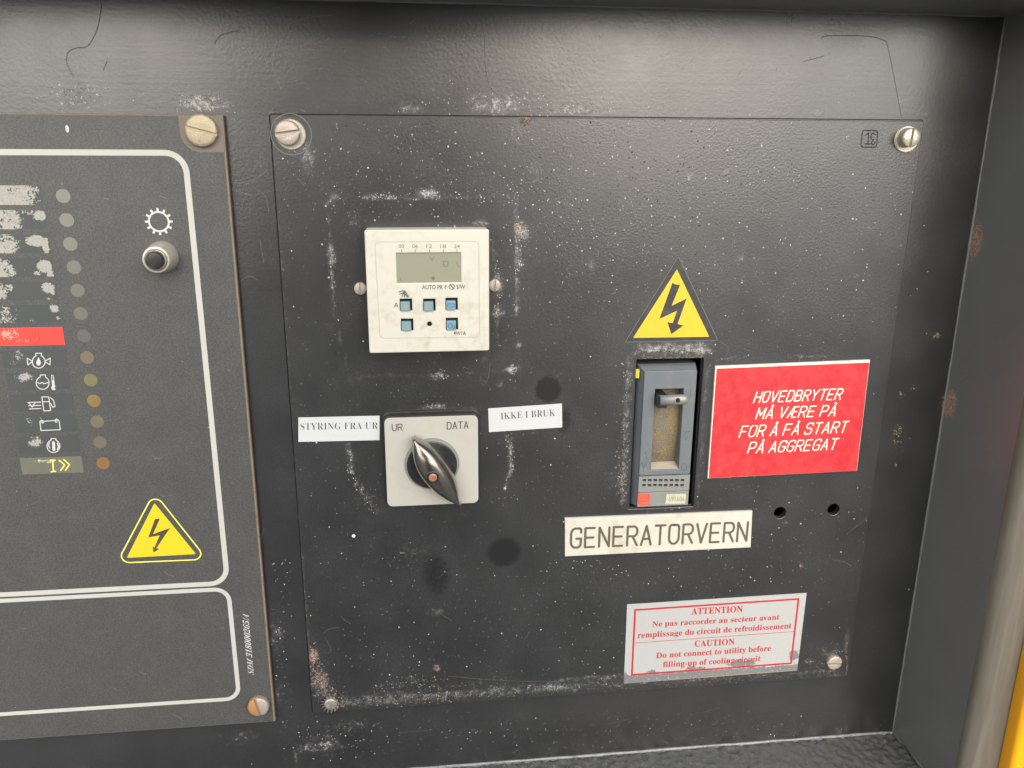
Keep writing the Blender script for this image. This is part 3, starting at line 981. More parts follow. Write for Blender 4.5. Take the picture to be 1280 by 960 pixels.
for sx_ in (-.028, .028): flat_poly('eye', circ(0.03 + sx_, 0.405, .011, 12), -.782, m_white, ppl, .004)
flat_poly('mouth', [(0.005, .335), (.055, .335), (.05, .330), (.01, .330)], -.784, m_copper, ppl, .003)
for sg, wx in ((-1, -0.005), (1, 0.155)):
    hj = [((wx, -.605, -.05), .022), ((wx + sg * -.012, -.560, -.035), (.028, .016)), ((wx + sg * -.012, -.530, -.025), (.026, .014))]
    he = [(0, 1), (1, 2)]
    for q in range(4):
        b = len(hj); zz = .012 - .020 * q
        hj += [((wx - sg * .006, -.520, -.02 + zz), .0085), ((wx - sg * .006, -.506, -.02 + zz), .008), ((wx - sg * .022, -.500, -.02 + zz), .007)]
        he += [(2, b), (b, b + 1), (b + 1, b + 2)]
    b = len(hj)
    hj += [((wx - sg * .022, -.545, -.005), .010), ((wx - sg * .036, -.525, .0), .009), ((wx - sg * .046, -.516, -.004), .008)]
    he += [(1, b), (b, b + 1), (b + 1, b + 2)]
    skin_body('hand', hj, he, m_skin, ppl)
phb = gridbox('phone', (-.0745, -.0365, -.004), (.0745, .0365, .004), None, rounded=.003, segs=2)
phr = RM.to_4x4()
for v in phb.verts: v.co = CAM + RM @ (v.co + Vector((0.045, -0.012, 0.0090)))
ph = bm_obj('phone', phb, m_inside); tag(ph, 'dark phone held up in both hands in front of the panel', 'phone')

# ---------------------------------------------------------------- main equipment plate
mp = thing('equipment_plate', (0, 0, -0.38), 'large speckled black steel plate with four corner screws behind timer and breaker', 'mounting plate')
PW, PH = 0.3763, 0.38
plate_wear = [
    # halo round the cut-out and signs
    ('l', 800, 436, 885, 436, 12, .8, 'R'), ('l', 787, 450, 778, 630, 8, .6, 'R'), ('l', 884, 460, 872, 640, 6, .5, 'R'), ('l', 800, 447, 880, 446, 4, .6, 'G'),
    ('b', 845, 432, 40, 6, .5, 'G'), ('l', 780, 636, 870, 636, 4, .4, 'G'), ('b', 770, 600, 24, 30, .45, 'R'), ('b', 912, 448, 40, 5, .5, 'R'), ('b', 1010, 447, 60, 4, .6, 'R'), ('l', 888, 602, 1070, 595, 4, .4, 'R'),
    # ghost of an old frame round the timer
    ('l', 445, 246, 645, 245, 3.0, .85, 'R'), ('l', 420, 400, 438, 470, 3, .5, 'R'), ('l', 445, 470, 640, 464, 3, .5, 'R'), ('l', 408, 250, 412, 300, 3, .5, 'R'), ('b', 535, 242, 17, 8, .95, 'R'), ('b', 540, 245, 10, 5, .6, 'G'), ('b', 466, 246, 12, 6, .75, 'R'), ('b', 418, 247, 10, 8, .7, 'R'),
    ('b', 415, 322, 7, 15, .8, 'R'), ('l', 411, 300, 420, 400, 3.5, .68, 'R'), ('b', 443, 275, 12, 16, .5, 'R'), ('b', 652, 290, 12, 14, .95, 'R'), ('b', 650, 285, 10, 12, .85, 'G'), ('b', 648, 325, 7, 18, .85, 'R'),
    ('l', 645, 250, 648, 460, 3.5, .68, 'R'), ('b', 646, 387, 6, 9, .8, 'R'), ('b', 647, 432, 7, 7, .9, 'R'), ('b', 600, 279, 14, 5, .8, 'R'), ('b', 602, 278, 8, 4, .8, 'G'),
    ('l', 617, 300, 620, 430, 5, .6, 'R'), ('b', 622, 355, 10, 18, .85, 'R'), ('b', 622, 390, 12, 9, .9, 'R'), ('b', 622, 388, 8, 8, .7, 'G'), ('b', 605, 450, 8, 10, .6, 'R'),
    ('b', 550, 470, 14, 7, .85, 'R'), ('b', 548, 470, 8, 4, .8, 'G'), ('b', 640, 462, 12, 6, .95, 'R'), ('b', 575, 466, 40, 5, .4, 'R'), ('b', 438, 476, 14, 5, .5, 'R'), ('b', 625, 480, 12, 10, .5, 'R'),
    # round the rotary switch
    ('l', 485, 512, 595, 510, 3, .7, 'R'), ('b', 545, 507, 22, 5, .7, 'R'), ('b', 447, 506, 6, 10, .6, 'R'), ('l', 436, 555, 438, 590, 5, .7, 'R'), ('l', 438, 590, 470, 640, 5, .65, 'R'),
    ('l', 634, 545, 640, 580, 4, .85, 'R'), ('l', 640, 580, 632, 610, 4, .75, 'R'), ('b', 470, 550, 10, 50, .25, 'R'), ('l', 602, 520, 601, 630, 4, .4, 'R'), ('b', 702, 505, 3, 3, .9, 'R'), ('b', 668, 540, 6, 3, .6, 'R'),
    # left edge, bottom edge, lower left corner
    ('l', 340, 160, 376, 700, 3, .40, 'R'), ('l', 376, 690, 390, 860, 5, .55, 'R'), ('b', 392, 820, 8, 16, .95, 'G'), ('b', 400, 850, 20, 26, .65, 'G'), ('b', 405, 865, 24, 26, .6, 'R'),
    ('l', 430, 877, 717, 858, 13, .60, 'R'), ('l', 430, 878, 717, 860, 10, .34, 'G'), ('b', 560, 860, 120, 16, .42, 'R'), ('l', 717, 858, 1050, 838, 9, .52, 'R'), ('l', 717, 860, 1050, 842, 6, .30, 'G'), ('l', 700, 850, 780, 846, 8, .6, 'R'), ('b', 690, 858, 40, 10, .7, 'R'),
    ('b', 1040, 820, 22, 22, .55, 'R'), ('b', 1043, 829, 18, 17, .55, 'G'), ('b', 1010, 826, 14, 10, .6, 'R'), ('b', 1058, 800, 5, 30, .6, 'R'), ('l', 1060, 770, 1058, 845, 3, .5, 'G'),
    # top edge and upper right
    ('l', 340, 150, 1150, 156, 4, .40, 'R'), ('b', 657, 150, 12, 8, .8, 'G'), ('b', 645, 168, 10, 22, .55, 'R'), ('b', 668, 215, 16, 24, .5, 'R'), ('b', 385, 195, 12, 24, .7, 'R'), ('b', 392, 188, 4, 4, .95, 'G'), ('b', 363, 190, 22, 6, .5, 'R'),
    ('b', 863, 223, 8, 8, .95, 'R'), ('b', 740, 332, 7, 8, .85, 'R'), ('b', 925, 323, 7, 5, .85, 'R'), ('b', 908, 216, 6, 6, .85, 'R'), ('b', 1020, 251, 5, 4, .9, 'R'), ('b', 860, 250, 6, 6, .7, 'R'), ('b', 945, 180, 5, 6, .8, 'R'), ('b', 795, 215, 5, 5, .8, 'R'),
    ('b', 700, 330, 60, 40, .22, 'R'), ('b', 905, 690, 160, 30, .22, 'R'), ('b', 510, 690, 60, 30, .35, 'R'), ('b', 1002, 707, 5, 5, .9, 'G'), ('b', 546, 835, 7, 7, .9, 'G'), ('b', 515, 850, 12, 8, .6, 'R'),
    ('b', 545, 765, 20, 9, .55, 'R'), ('b', 515, 640, 220, 220, .12, 'R'), ('b', 790, 720, 140, 60, .20, 'R'), ('b', 690, 600, 60, 50, .22, 'R'),
    # greasy wiped patches
    ('b', 685, 487, 19, 20, 3.0, .95, 'B'), ('b', 630, 690, 26, 25, 2.2, .95, 'B'), ('b', 545, 718, 24, 42, 1.6, .75, 'B'), ('b', 705, 525, 14, 24, 1.6, .7, 'B'), ('b', 735, 560, 30, 24, 1.2, .35, 'B'),
]
holed_plate('plate', [(0, -PH), (PW, -PH), (PW, 0), (0, 0)],
            [[(cx0, cz0), (cx1, cz0), (cx1, cz1), (cx0, cz1)]] + [circ(x, z, R_H, 32) for x, z in holes2],
            0.0, 0.0021, m_plate, mp, 0.0028, plate_wear, bevel=0.00035)

# corner screws (parts of the plate), each with washer where seen
def add_screw(parent, u, v, rhead, h, ang, mat, y0=0.0, rwash=None, mwash=None, washpx=None, wh=0.0012, tilt=0.0, slot=0.15):
    yt = y0 - (wh if rwash else 0)
    x, z = P2(u, v, yt - h)
    o = slotted_head('screw', x, z, rhead, yt, h, ang, mat, parent, tilt=tilt, slot=slot)
    if rwash:
        wx, wz = (x, z) if washpx is None else P2(washpx[0], washpx[1], y0 - wh)
        solid('washer', [(rwash, y0), (rwash, y0 - wh * .6), (rwash - .0005, y0 - wh), (rhead * 0.6, y0 - wh - .00005)], wx, wz, mwash or mat, o)
    return o


add_screw(mp, 358.5, 166, 0.0067, 0.0050, math.radians(-8) + math.pi / 2, m_zinc, 0, 0.0082, m_nickel, (363, 168))
add_screw(mp, 1140, 172, 0.0056, 0.0062, math.radians(4), m_nickel, 0, 0.0077, m_nickel, (1134, 174), slot=0.13)
add_screw(mp, 1044, 829.5, 0.0054, 0.0028, math.radians(4) + math.pi / 2, m_zinc, 0, slot=0.10)
s4 = add_screw(mp, 413, 881, 0.0042, 0.0030, math.radians(-28) + math.pi / 2, m_worn, 0, slot=0.2)
# toothed lock washer under the lower left screw
V, F = [], []
xw, zw = P2(412, 879)
for i in range(14):
    th = 2 * math.pi * i / 14
    b = len(V)
    for r_, dth, yy in ((.0040, -.12, -.0006), (.0040, .12, -.0006), (.0064, .06, -.0004), (.0062, -.10, -.0022)):
        V.append((xw + r_ * math.cos(th + dth), yy, zw + r_ * math.sin(th + dth)))
    F.append((b, b + 1, b + 2, b + 3))
mesh_obj('toothed_washer', V, F, m_worn, s4)

# paint outline ring round the upper left screw, and the stamped square emblem beside the upper right screw
xr_, zr_ = P2(364, 168)
strips('paint_ring', [circ(xr_, zr_, .0108, 48)], .0004, -.00008, m_scratch, mp, closed=True)
E = lambda pts: px(pts)
stamp = [dict(p=fillet(px([(1078, 163), (1097, 163), (1096, 184), (1076, 184)]), .0015, 4), closed=True),
         dict(p=px([(1082, 169), (1086, 166), (1085, 180)])), dict(p=px([(1081, 180), (1088, 180)])),
         dict(p=smooth_line(px([(1094, 168), (1090, 167), (1089, 173), (1092, 175), (1089, 178), (1092, 181), (1094, 177)])))]
strips('stamped_emblem', stamp, .00062, -.00002, m_runpaint, mp, ridge=.00035)

# specks on the side wall
V, F = [], []
for _ in range(170):
    y = random.uniform(YF + .003, -.002); z = random.uniform(ZB + .004, ZT - .004)
    s_z = random.choice((.0002, .0003, .0005)) ; b = len(V)
    for k in range(5):
        th = 2 * math.pi * k / 5; rr_ = s_z * random.uniform(.5, 1.2)
        V.append((XR - .00003, y + rr_ * math.cos(th), z + rr_ * math.sin(th) * random.uniform(.8, 1.8)))
    V.append((XR - .00003 - s_z * .3, y, z))
    for k in range(5): F.append((b + k, b + (k + 1) % 5, b + 5))
tag(mesh_obj('side_wall_dust', V, F, m_fleckG, None), 'fine pale dust specks on the right side wall of the recess', 'dust', kind='stuff')

# chips and grains on the plate
def scatter(n, f):
    out = []
    while len(out) < n:
        p = f()
        if p is not None: out.append(p)
    return out


def on_plate():
    u, v = random.uniform(338, 1153), random.uniform(150, 885)
    x, z = P2(u, v)
    if not (0.001 < x < PW - .001 and -PH + .001 < z < -.001): return None
    d = 0.16 + 0.75 * math.exp(-(((u - 780) / 240) ** 2 + ((v - 250) / 110) ** 2)) + 0.35 * math.exp(-(((u - 500) / 150) ** 2 + ((v - 210) / 60) ** 2)) \
        + 0.3 * math.exp(-(((u - 900) / 190) ** 2 + ((v - 700) / 60) ** 2)) + .25 * math.exp(-(((u - 560) / 160) ** 2 + ((v - 800) / 70) ** 2))
    for (a, b, c, e) in ((685, 487, 20, 20), (630, 690, 26, 26), (545, 720, 20, 36)):
        if ((u - a) / c) ** 2 + ((v - b) / e) ** 2 < 1: return None
    if cx0 - .0005 < x < cx1 + .0005 and cz0 - .0005 < z < cz1 + .0005: return None
    if any(math.hypot(x - a, z - b) < R_H + .0005 for a, b in holes2): return None
    return (x, z) if random.random() < d else None


flecks('paint_flecks', scatter(4500, on_plate), m_fleckG, mp, -.00002, .00006, .00045, 'very fine grey dust grains over the plate')
flecks('paint_flecks', scatter(1500, on_plate), m_fleckA, mp, -.00002, .00007, .00062, 'tiny pale chips and grains scattered over the plate')
flecks('paint_flecks', scatter(260, on_plate), m_fleckB, mp, -.00002, .00010, .0005, 'tiny tan and rusty grains scattered over the plate')
flecks('paint_flecks', scatter(1500, on_plate), m_fleckD, mp, -.00002, .00015, .0007, 'small lumps under the black paint')


def dense(segs, n, w):
    out = []
    for _ in range(n):
        a, b, c, d = random.choice(segs)
        t = random.random(); u = a + (c - a) * t + random.gauss(0, w); v = b + (d - b) * t + random.gauss(0, w)
        x, z = P2(u, v)
        if 0.0005 < x < PW - .0005 and -PH + .0005 < z < -.0005 and not (cx0 - .0006 < x < cx1 + .0006 and cz0 - .0006 < z < cz1 + .0006): out.append((x, z))
    return out


flecks('crumbled_corrosion', dense([(435, 879, 720, 860), (435, 879, 560, 872), (390, 810, 400, 850), (395, 850, 430, 880), (470, 860, 560, 850)], 520, 5) +
       dense([(800, 436, 885, 437), (785, 450, 780, 560), (780, 560, 775, 620)], 260, 5), m_fleckB, mp, -.00002, .0002, .0007, 'tan crumbs of corrosion along the plate edges')


def clusters(L):
    out = []
    for (u, v, ru, rv, n) in L:
        for _ in range(n):
            a = u + random.gauss(0, ru); b = v + random.gauss(0, rv); x, z = P2(a, b)
            if 0.0005 < x < PW - .0005 and -PH + .0005 < z < -.0005 and not (cx0 - .0006 < x < cx1 + .0006 and cz0 - .0006 < z < cz1 + .0006):
                out.append((x, z, 0.5 + 0.6 * math.exp(-((a - u) / ru) ** 2 - ((b - v) / rv) ** 2)))
    return out


flecks('rust_crust', clusters([(392, 822, 4, 12, 90), (396, 850, 6, 14, 120), (412, 868, 16, 8, 150), (650, 288, 5, 8, 60), (657, 150, 6, 4, 40), (548, 470, 6, 3, 30), (392, 188, 2, 2, 16), (1002, 707, 2.5, 2, 14), (546, 835, 3, 3, 20), (600, 279, 7, 2, 30), (622, 389, 4, 4, 30), (842, 440, 26, 3, 160), (1043, 845, 16, 3, 60), (1030, 815, 5, 6, 60), (1058, 818, 4, 8, 60), (1024, 832, 4, 8, 50), (1043, 806, 12, 3, 60), (1058, 810, 1.5, 16, 50)])
       + dense([(430, 880, 717, 862), (717, 862, 1050, 843)], 420, 2.5), m_crust, mp, -.00002, .00025, .0009, 'dark rust crust breaking through the paint')
flecks('crumbled_corrosion', clusters([(535, 242, 10, 4, 90), (863, 223, 3, 4, 30), (740, 332, 3, 4, 26), (925, 323, 3, 2, 18), (908, 216, 3, 2, 14), (863, 252, 2, 2, 8), (1020, 251, 2.5, 1.5, 16), (945, 180, 2, 3, 12), (802, 215, 2, 2, 8), (970, 195, 2, 2, 10), (905, 182, 2, 2, 10),
        (918, 240, 2, 2, 10), (963, 267, 2, 2, 8), (1002, 277, 2, 2, 10), (852, 285, 1.5, 2, 8), (1085, 285, 3, 2, 10), (1070, 345, 3, 2, 10), (992, 355, 3, 2, 8), (935, 365, 4, 2, 12), (690, 300, 6, 3, 14), (700, 340, 4, 4, 12), (716, 290, 2, 2, 8),
        (668, 210, 8, 10, 40), (640, 170, 4, 10, 26), (385, 200, 6, 12, 50), (470, 246, 8, 2, 30), (418, 247, 5, 3, 20), (443, 272, 5, 8, 24), (415, 320, 3, 6, 50), (418, 360, 2, 20, 40), (648, 330, 3, 10, 60), (655, 300, 8, 10, 60), (646, 387, 2, 5, 20), (647, 432, 3, 3, 24), (642, 462, 4, 2, 30),
        (622, 350, 4, 14, 70), (624, 392, 5, 4, 40), (548, 470, 9, 3, 40), (545, 507, 14, 2, 40), (438, 575, 3, 14, 50), (460, 625, 8, 8, 34), (638, 560, 2, 12, 50), (633, 600, 2, 8, 16), (505, 690, 8, 4, 16), (516, 700, 4, 6, 14), (555, 715, 3, 3, 10), (775, 600, 8, 14, 50), (782, 520, 4, 40, 70), (912, 449, 20, 2, 24), (1000, 446, 20, 2, 20), (950, 606, 30, 3, 24), (980, 654, 6, 2, 12), (1043, 815, 12, 4, 40), (1010, 828, 8, 5, 30), (900, 640, 12, 8, 10), (700, 856, 24, 5, 80)]),
       m_fleckG, mp, -.00003, .00015, .0006, 'grey clumps of blistered paint on the plate')
flecks('crumbled_corrosion', dense([(645, 270, 655, 310), (647, 310, 647, 345), (525, 240, 550, 246), (414, 310, 416, 335), (620, 330, 622, 395), (445, 246, 645, 245), (637, 545, 641, 590), (437, 560, 440, 600), (440, 600, 472, 642), (640, 458, 644, 468), (540, 470, 556, 468), (470, 246, 500, 246)], 420, 3) +
       dense([(645, 150, 672, 235), (600, 240, 660, 240), (480, 690, 540, 700), (690, 700, 780, 720)], 110, 8), m_fleckA, mp, -.00002, .00012, .0005, 'pale crumbs of corrosion in lines round the timer and switch')

# white paint drops
V, F = [], []
for (u, v, a, b) in ((442, 670, .0011, .0016),):
    x, z = P2(u, v)
    solid('paint_drop', [(.0011, 0), (.0010, -.0002), (.0006, -.0004)], x, z, m_fleckW, mp, 16)

# hair scratches on the plate and the back wall
def scratches(name, L, w, mat, parent, y, ridge=0.0, kind=None, label=None, closed=False):
    o = strips(name, [smooth_line(px(l), 5) for l in L], w, y, mat, parent, ridge=ridge, closed=closed)
    if kind: tag(o, label, kind=kind)
    return o


scratches('scratches', [[(934, 340), (926, 352), (922, 370)], [(900, 426), (910, 436), (905, 449)], [(1058, 668), (1070, 658), (1084, 648)], [(404, 792), (412, 786), (424, 784)], [(408, 800), (414, 812), (409, 818)],
                        [(372, 222), (380, 232)], [(426, 770), (432, 776), (440, 780)], [(655, 800), (662, 790)], [(540, 760), (552, 768), (565, 776)], [(560, 845), (620, 850), (690, 852), (715, 848)],
                        [(600, 470), (604, 482), (610, 472), (613, 452)], [(1040, 700), (1055, 702), (1064, 708)], [(948, 800), (955, 795)]], 0.00014, m_scratch, mp, -.00006, kind='stuff', label='fine pale scratches')
sc = strips('hair_scratches', [smooth_line(px(l, YW), 5) for l in (
    [(283, 226), (300, 229), (322, 222), (334, 212)], [(282, 235), (300, 240), (318, 245)], [(322, 238), (332, 245), (336, 265)], [(299, 168), (308, 160)], [(285, 190), (296, 175), (306, 163)],
    [(300, 352), (312, 345), (322, 350)], [(322, 41), (335, 75), (352, 112)], [(322, 38), (340, 80), (350, 108)], [(360, 30), (385, 22), (420, 18)], [(478, 58), (488, 63)], [(268, 72), (283, 68), (290, 48), (305, 35)],
    [(325, 300), (330, 330)], [(300, 480), (312, 500)], [(330, 660), (320, 700)], [(500, 916), (540, 912)], [(640, 875), (662, 870)], [(760, 905), (790, 898)], [(880, 890), (900, 884)])], 0.00013, YW - .00006, m_scratch)
tag(sc, kind='structure')

# dark strip painted in for the shadow gap round the plate, and yellow paint splashes near the right corner
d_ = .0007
gap_ = strips('gap_shade_line', [rrect(-d_, -PH - d_, PW + d_, d_, .0012, 4)], .0006, YW - .00004, simple('gap_shade_black', (0.008, 0.007, 0.006), 0.9), closed=True)
tag(gap_, kind='structure')
ysp = []
for (u, v, n_, sp) in ((1173, 419, 26, 2.6), (1199, 388, 18, 2.4), (1143, 485, 10, 1.6), (1125, 492, 10, 1.4), (1122, 540, 26, 3.0), (1119, 552, 10, 2), (1119, 580, 8, 2)):
    for _ in range(n_):
        x, z = P2(u + random.gauss(0, sp), v + random.gauss(0, sp * 1.2), YW)
        if PW + .001 < x < XR - .001: ysp.append((x, z))
yo = flecks('yellow_splashes', ysp, simple('olive_yellow_splash', (0.22, 0.17, 0.05), 0.6, dirt=0.8), None, YW - .00002, .0002, .0007)
tag(yo, 'small olive yellow paint splashes near the right inner corner', 'paint splashes')

# short pale ticks and scuffs
tk = []
for _ in range(230):
    if random.random() < .55: u, v = random.uniform(380, 1110), random.uniform(890, 945)
    else: u, v = random.uniform(350, 1140), random.uniform(20, 140)
    x, z = P2(u, v, YW)
    if -PH - .002 < z < .002 or z < ZB + .003 or z > ZT - .003: continue
    a = random.gauss(.25, .5); l_ = random.uniform(.0006, .0028)
    tk.append([(x, z), (x + l_ * .5 * math.cos(a), z + l_ * .5 * math.sin(a) + random.uniform(-.0003, .0003)), (x + l_ * math.cos(a), z + l_ * math.sin(a))])
tko = strips('fine_ticks', tk, .00020, YW - .00005, m_scratch); tag(tko, kind='structure')
tk = []
for _ in range(320):
    p = on_plate()
    if p is None: continue
    a = random.uniform(0, math.pi); l_ = random.uniform(.0005, .0022); b = a + random.uniform(-1, 1)
    tk.append([p, (p[0] + l_ * .5 * math.cos(a), p[1] + l_ * .5 * math.sin(a)), (p[0] + l_ * .5 * (math.cos(a) + math.cos(b)), p[1] + l_ * .5 * (math.sin(a) + math.sin(b)))])
tag(strips('fine_ticks', tk, .00018, -.00005, m_scratch, mp), 'tiny pale scuff marks', kind='stuff')

# thick runs in the wall paint
runs = strips('paint_runs', [smooth_line(px(l, YW), 6) for l in (
    [(127, 5), (122, 35), (110, 57), (95, 60), (85, 66), (84, 80), (92, 95)], [(134, 76), (129, 88)], [(606, 48), (607, 85), (613, 108), (622, 118)],
    [(1026, 49), (1034, 45), (1080, 45), (1104, 50), (1110, 60), (1120, 110), (1127, 148)], [(1004, 77), (1030, 70)], [(268, 55), (275, 45), (290, 40), (300, 38)])], .00042, YW - .00001, m_runpaint, ridge=.00003)
tag(runs, kind='structure')


def on_wall():
    r = random.random()
    if r < .22: u, v = random.gauss(640, 60), random.gauss(128, 12)
    elif r < .36: u, v = random.gauss(252, 22), random.gauss(128, 8)
    elif r < .46: u, v = random.gauss(100, 22), random.gauss(118, 10)
    elif r < .70: u, v = random.uniform(350, 1110), random.uniform(895, 940)
    elif r < .80: u, v = random.gauss(410, 40), random.gauss(930, 16)
    elif r < .88: u, v = random.gauss(350, 8), random.uniform(700, 890)
    elif r < .94: u, v = random.uniform(700, 1150), random.uniform(30, 145)
    else: u, v = random.uniform(1070, 1160), random.uniform(180, 900)
    x, z = P2(u, v, YW)
    if 0 - .0005 < x < PW + .0005 and -PH - .0005 < z < .0005: return None
    if x < -.0235 and -.3835 < z < .001: return None
    if x > XR - .002 or z > ZT - .002 or z < ZB + .002: return None
    return (x, z)


o = flecks('paint_flecks', scatter(900, on_wall), m_fleckA, None, YW - .00002, .00010, .0005)
tag(o, 'tiny pale grains of dust and corrosion on the black back wall', 'dust')
tag(yo, kind='stuff')

# ---------------------------------------------------------------- left control panel
YL = -0.0020                     # printed film surface of the left panel
X0, X1, Z1, Z0 = -0.2600, -0.0243, -0.0002, -0.3826
lp = thing('control_panel', (X0, 0, Z0), 'charcoal control panel with white border lines, push button and column of indicator windows', 'control panel')
flat_poly('backing_plate', [(X0, Z0), (X1, Z0), (X1, Z1), (X0, Z1)], YL + .0003, m_brown, lp, 0.0029, 0.0003)
xs_, zs_ = P2(251, 163, YL)
nx0, nz0 = P2(227, 190, YL)
film = [(X0 + .0005, Z0 + .0006), (X1 - .0012, Z0 + .0006), (X1 - .0012, nz0)]
film += [(nx0 + .0105 - .0105 * math.sin(t), nz0 + .0105 - .0105 * math.cos(t)) for t in [math.pi / 2 * k / 10 for k in range(11)]]
film += [(nx0, Z1 - .0006), (X0 + .0005, Z1 - .0006)]
fm = flat_poly('film', film, YL, m_film, lp, 0.00028)
flat_poly('bare_corner', [(nx0 - .0005, nz0 - .0005), (X1 - .0006, nz0 - .0005), (X1 - .0006, Z1 - .0005), (nx0 - .0005, Z1 - .0005)], YL + .00018, m_rustplate, lp, 0.0001)
add_screw(lp, 250.5, 163, 0.0083, 0.0036, math.radians(15) + math.pi / 2, m_brass, YL, slot=0.09)
s_ = add_screw(lp, 322.5, 885, 0.0068, 0.0036, math.radians(-14), m_zinc, YL, slot=0.13)
tag(s_, 'slotted screw with its left half coloured as lit orange')
s_.data.materials.append(m_orange)
for p in s_.data.polygons:
    if p.center.x < -0.0006: p.material_index = 1  # orange glow on the left half of the head is put into the colour

yP = YL - .00006


def pl(pts): return px(pts, YL)


ub = rrect(-.245, P2(270, 729.5, YL)[1], P2(241, 300, YL)[0] + .0003, P2(100, 190.5, YL)[1], .0105)
strips('border_line', [ub], .0031, yP, m_line, lp, closed=True)
lb = rrect(-.245, P2(200, 879.5, YL)[1], P2(241, 300, YL)[0] + .0003, P2(200, 740.5, YL)[1], .0085)
strips('border_line', [lb], .0027, yP, m_line, lp, closed=True)

# gear emblem above the push button
gx, gz = P2(198.6, 277, YL)
gl = [dict(p=circ(gx, gz, .0052, 40), closed=True, w=.0010)]
for k in range(12):
    a = math.radians(90 + 30 * k)
    gl.append(dict(p=[(gx + .0054 * math.cos(a), gz + .0054 * math.sin(a)), (gx + .0073 * math.cos(a), gz + .0073 * math.sin(a))], w=.0012))
strips('gear_symbol', gl, .001, yP, m_white, lp, cap=False)

# push button
bx, bz = P2(203, 321, YL)
pb = solid('push_button', [(.0087, YL), (.0086, YL - .0012), (.0074, YL - .0112), (.0070, YL - .0122), (.0060, YL - .0124), (.0057, YL - .0105), (.0, YL - .0105)], bx, bz, m_nickel, lp)
solid('button_ring', [(.0056, YL - .0104), (.0056, YL - .0128), (.0052, YL - .0131), (.0048, YL - .0128)], bx, bz, m_zinc, pb)
solid('button_cap', [(.0047, YL - .0104), (.0047, YL - .0152), (.0043, YL - .0158), (.0025, YL - .0160)], bx, bz, m_blackplastic, pb)

# small white oval on the panel top
x, z = P2(84, 161, YL)
flat_poly('white_spot', [(x + .0011 * math.cos(t) * .8, z + .0019 * math.sin(t)) for t in [2 * math.pi * k / 20 for k in range(20)]], yP, m_white, lp)

# indicator windows
cpx = [(79, 245), (83.5, 275), (88, 305), (92.5, 334), (97, 363), (101, 392), (105, 420), (109, 447), (113.5, 475), (117.5, 501), (121.5, 527), (125, 553), (129, 579)]
ccol = [(.19, .18, .15), (.185, .18, .15), (.17, .17, .14), (.15, .145, .12), (.14, .13, .105), (.13, .125, .105), (.105, .10, .09), (.15, .125, .075), (.155, .14, .06), (.20, .13, .045), (.135, .12, .08), (.13, .11, .085), (.22, .105, .035)]
for i, ((u, v), c) in enumerate(zip(cpx, ccol)):
    mm = simple('lens_%d' % i, c, 0.4, dirt=0.6, dirtcol=tuple(q * 1.5 for q in c), scale=500)
    x, z = P2(u, v, YL)
    solid('indicator_lens', [(.0037, YL + .0001), (.0037, YL - .00012)], x, z, mm, lp, 32)

# legend windows with their symbols
sx0, sx1 = -.1553, -.1213
zc = [P2(40, 245, YL)[1] - .01285 * i for i in range(13)]
z0r = P2(40, 420.5, YL)[1]
zc = [z0r + .01285 * (6 - i) for i in range(13)]
zc[12] = P2(68, 581.5, YL)[1]
blobs = {
    0: [('b', 8, 245, 38, 30, 3, .85, 'R'), ('b', 48, 238, 8, 8, .6, 'R')],
    1: [('b', 4, 274, 26, 26, 3, .78, 'R'), ('b', 38, 265, 16, 5, .55, 'R'), ('b', 52, 269, 8, 6, 2, .95, 'R')],
    2: [('b', 2, 305, 22, 24, 3, .76, 'R'), ('b', 48, 301, 11, 7, 3, 1.3, 'R'), ('b', 59, 308, 4, 12, 2, 1.3, 'R'), ('b', 36, 298, 6, 4, .6, 'R')],
    3: [('b', 2, 336, 19, 16, 3, .74, 'R'), ('b', 58, 332, 9, 8, 3, 1.2, 'R'), ('b', 65, 342, 4, 8, 2, 1.2, 'R'), ('b', 49, 341, 5, 3, .9, 'R')],
    4: [('b', 2, 362, 9, 12, 2, .8, 'R'), ('b', 14, 358, 8, 5, .7, 'R'), ('b', 62, 359, 8, 7, 3, 1.1, 'R'), ('b', 68, 364, 3, 5, .9, 'R'), ('b', 62, 373, 4, 3, .8, 'R')],
    5: [('b', 6, 392, 22, 12, 2, .62, 'R'), ('b', 70, 385, 6, 5, 2, 1.0, 'R'), ('b', 74, 397, 3, 3, 1.0, 'R'), ('b', 38, 400, 8, 3, .5, 'R')],
    6: [('b', 15, 417, 12, 9, .8, 'R'), ('b', 27, 424, 10, 4, .5, 'R')],
    7: [('b', 25, 443, 6, 8, .8, 'R'), ('b', 18, 452, 6, 4, .5, 'R')],
    8: [('b', 34, 470, 12, 6, .75, 'R'), ('b', 20, 470, 8, 4, .5, 'R')],
    9: [('b', 28, 497, 16, 8, .42, 'R')],
    10: [('b', 40, 524, 12, 7, .60, 'R'), ('b', 52, 521, 6, 4, .5, 'R')],
    11: [('b', 46, 550, 9, 9, 2, .72, 'R')],
    12: [('b', 58, 575, 14, 3, .75, 'R')],
}
windows = []
for i in range(13):
    zz = zc[i]; hh = .0051
    mat = m_winred if i == 6 else m_winolive if i == 12 else m_win
    w = holed_plate('legend_window', [(sx0, zz - hh), (sx1, zz - hh), (sx1, zz + hh), (sx0, zz + hh)], [], YL - .00010, .0001, mat, lp, .0009, blobs.get(i, []))
    windows.append(w)
tag(windows[6], 'red window with a power symbol'); tag(windows[12], 'olive window with yellow I and double arrow')
yS = YL - .00018


def sym(i, lines, mat=m_white, w=.00052, filled=None):
    o = strips('symbol', [dict(p=px(l['p'], YL), w=l.get('w', w), closed=l.get('c', False)) for l in lines], w, yS, mat, windows[i])
    return o


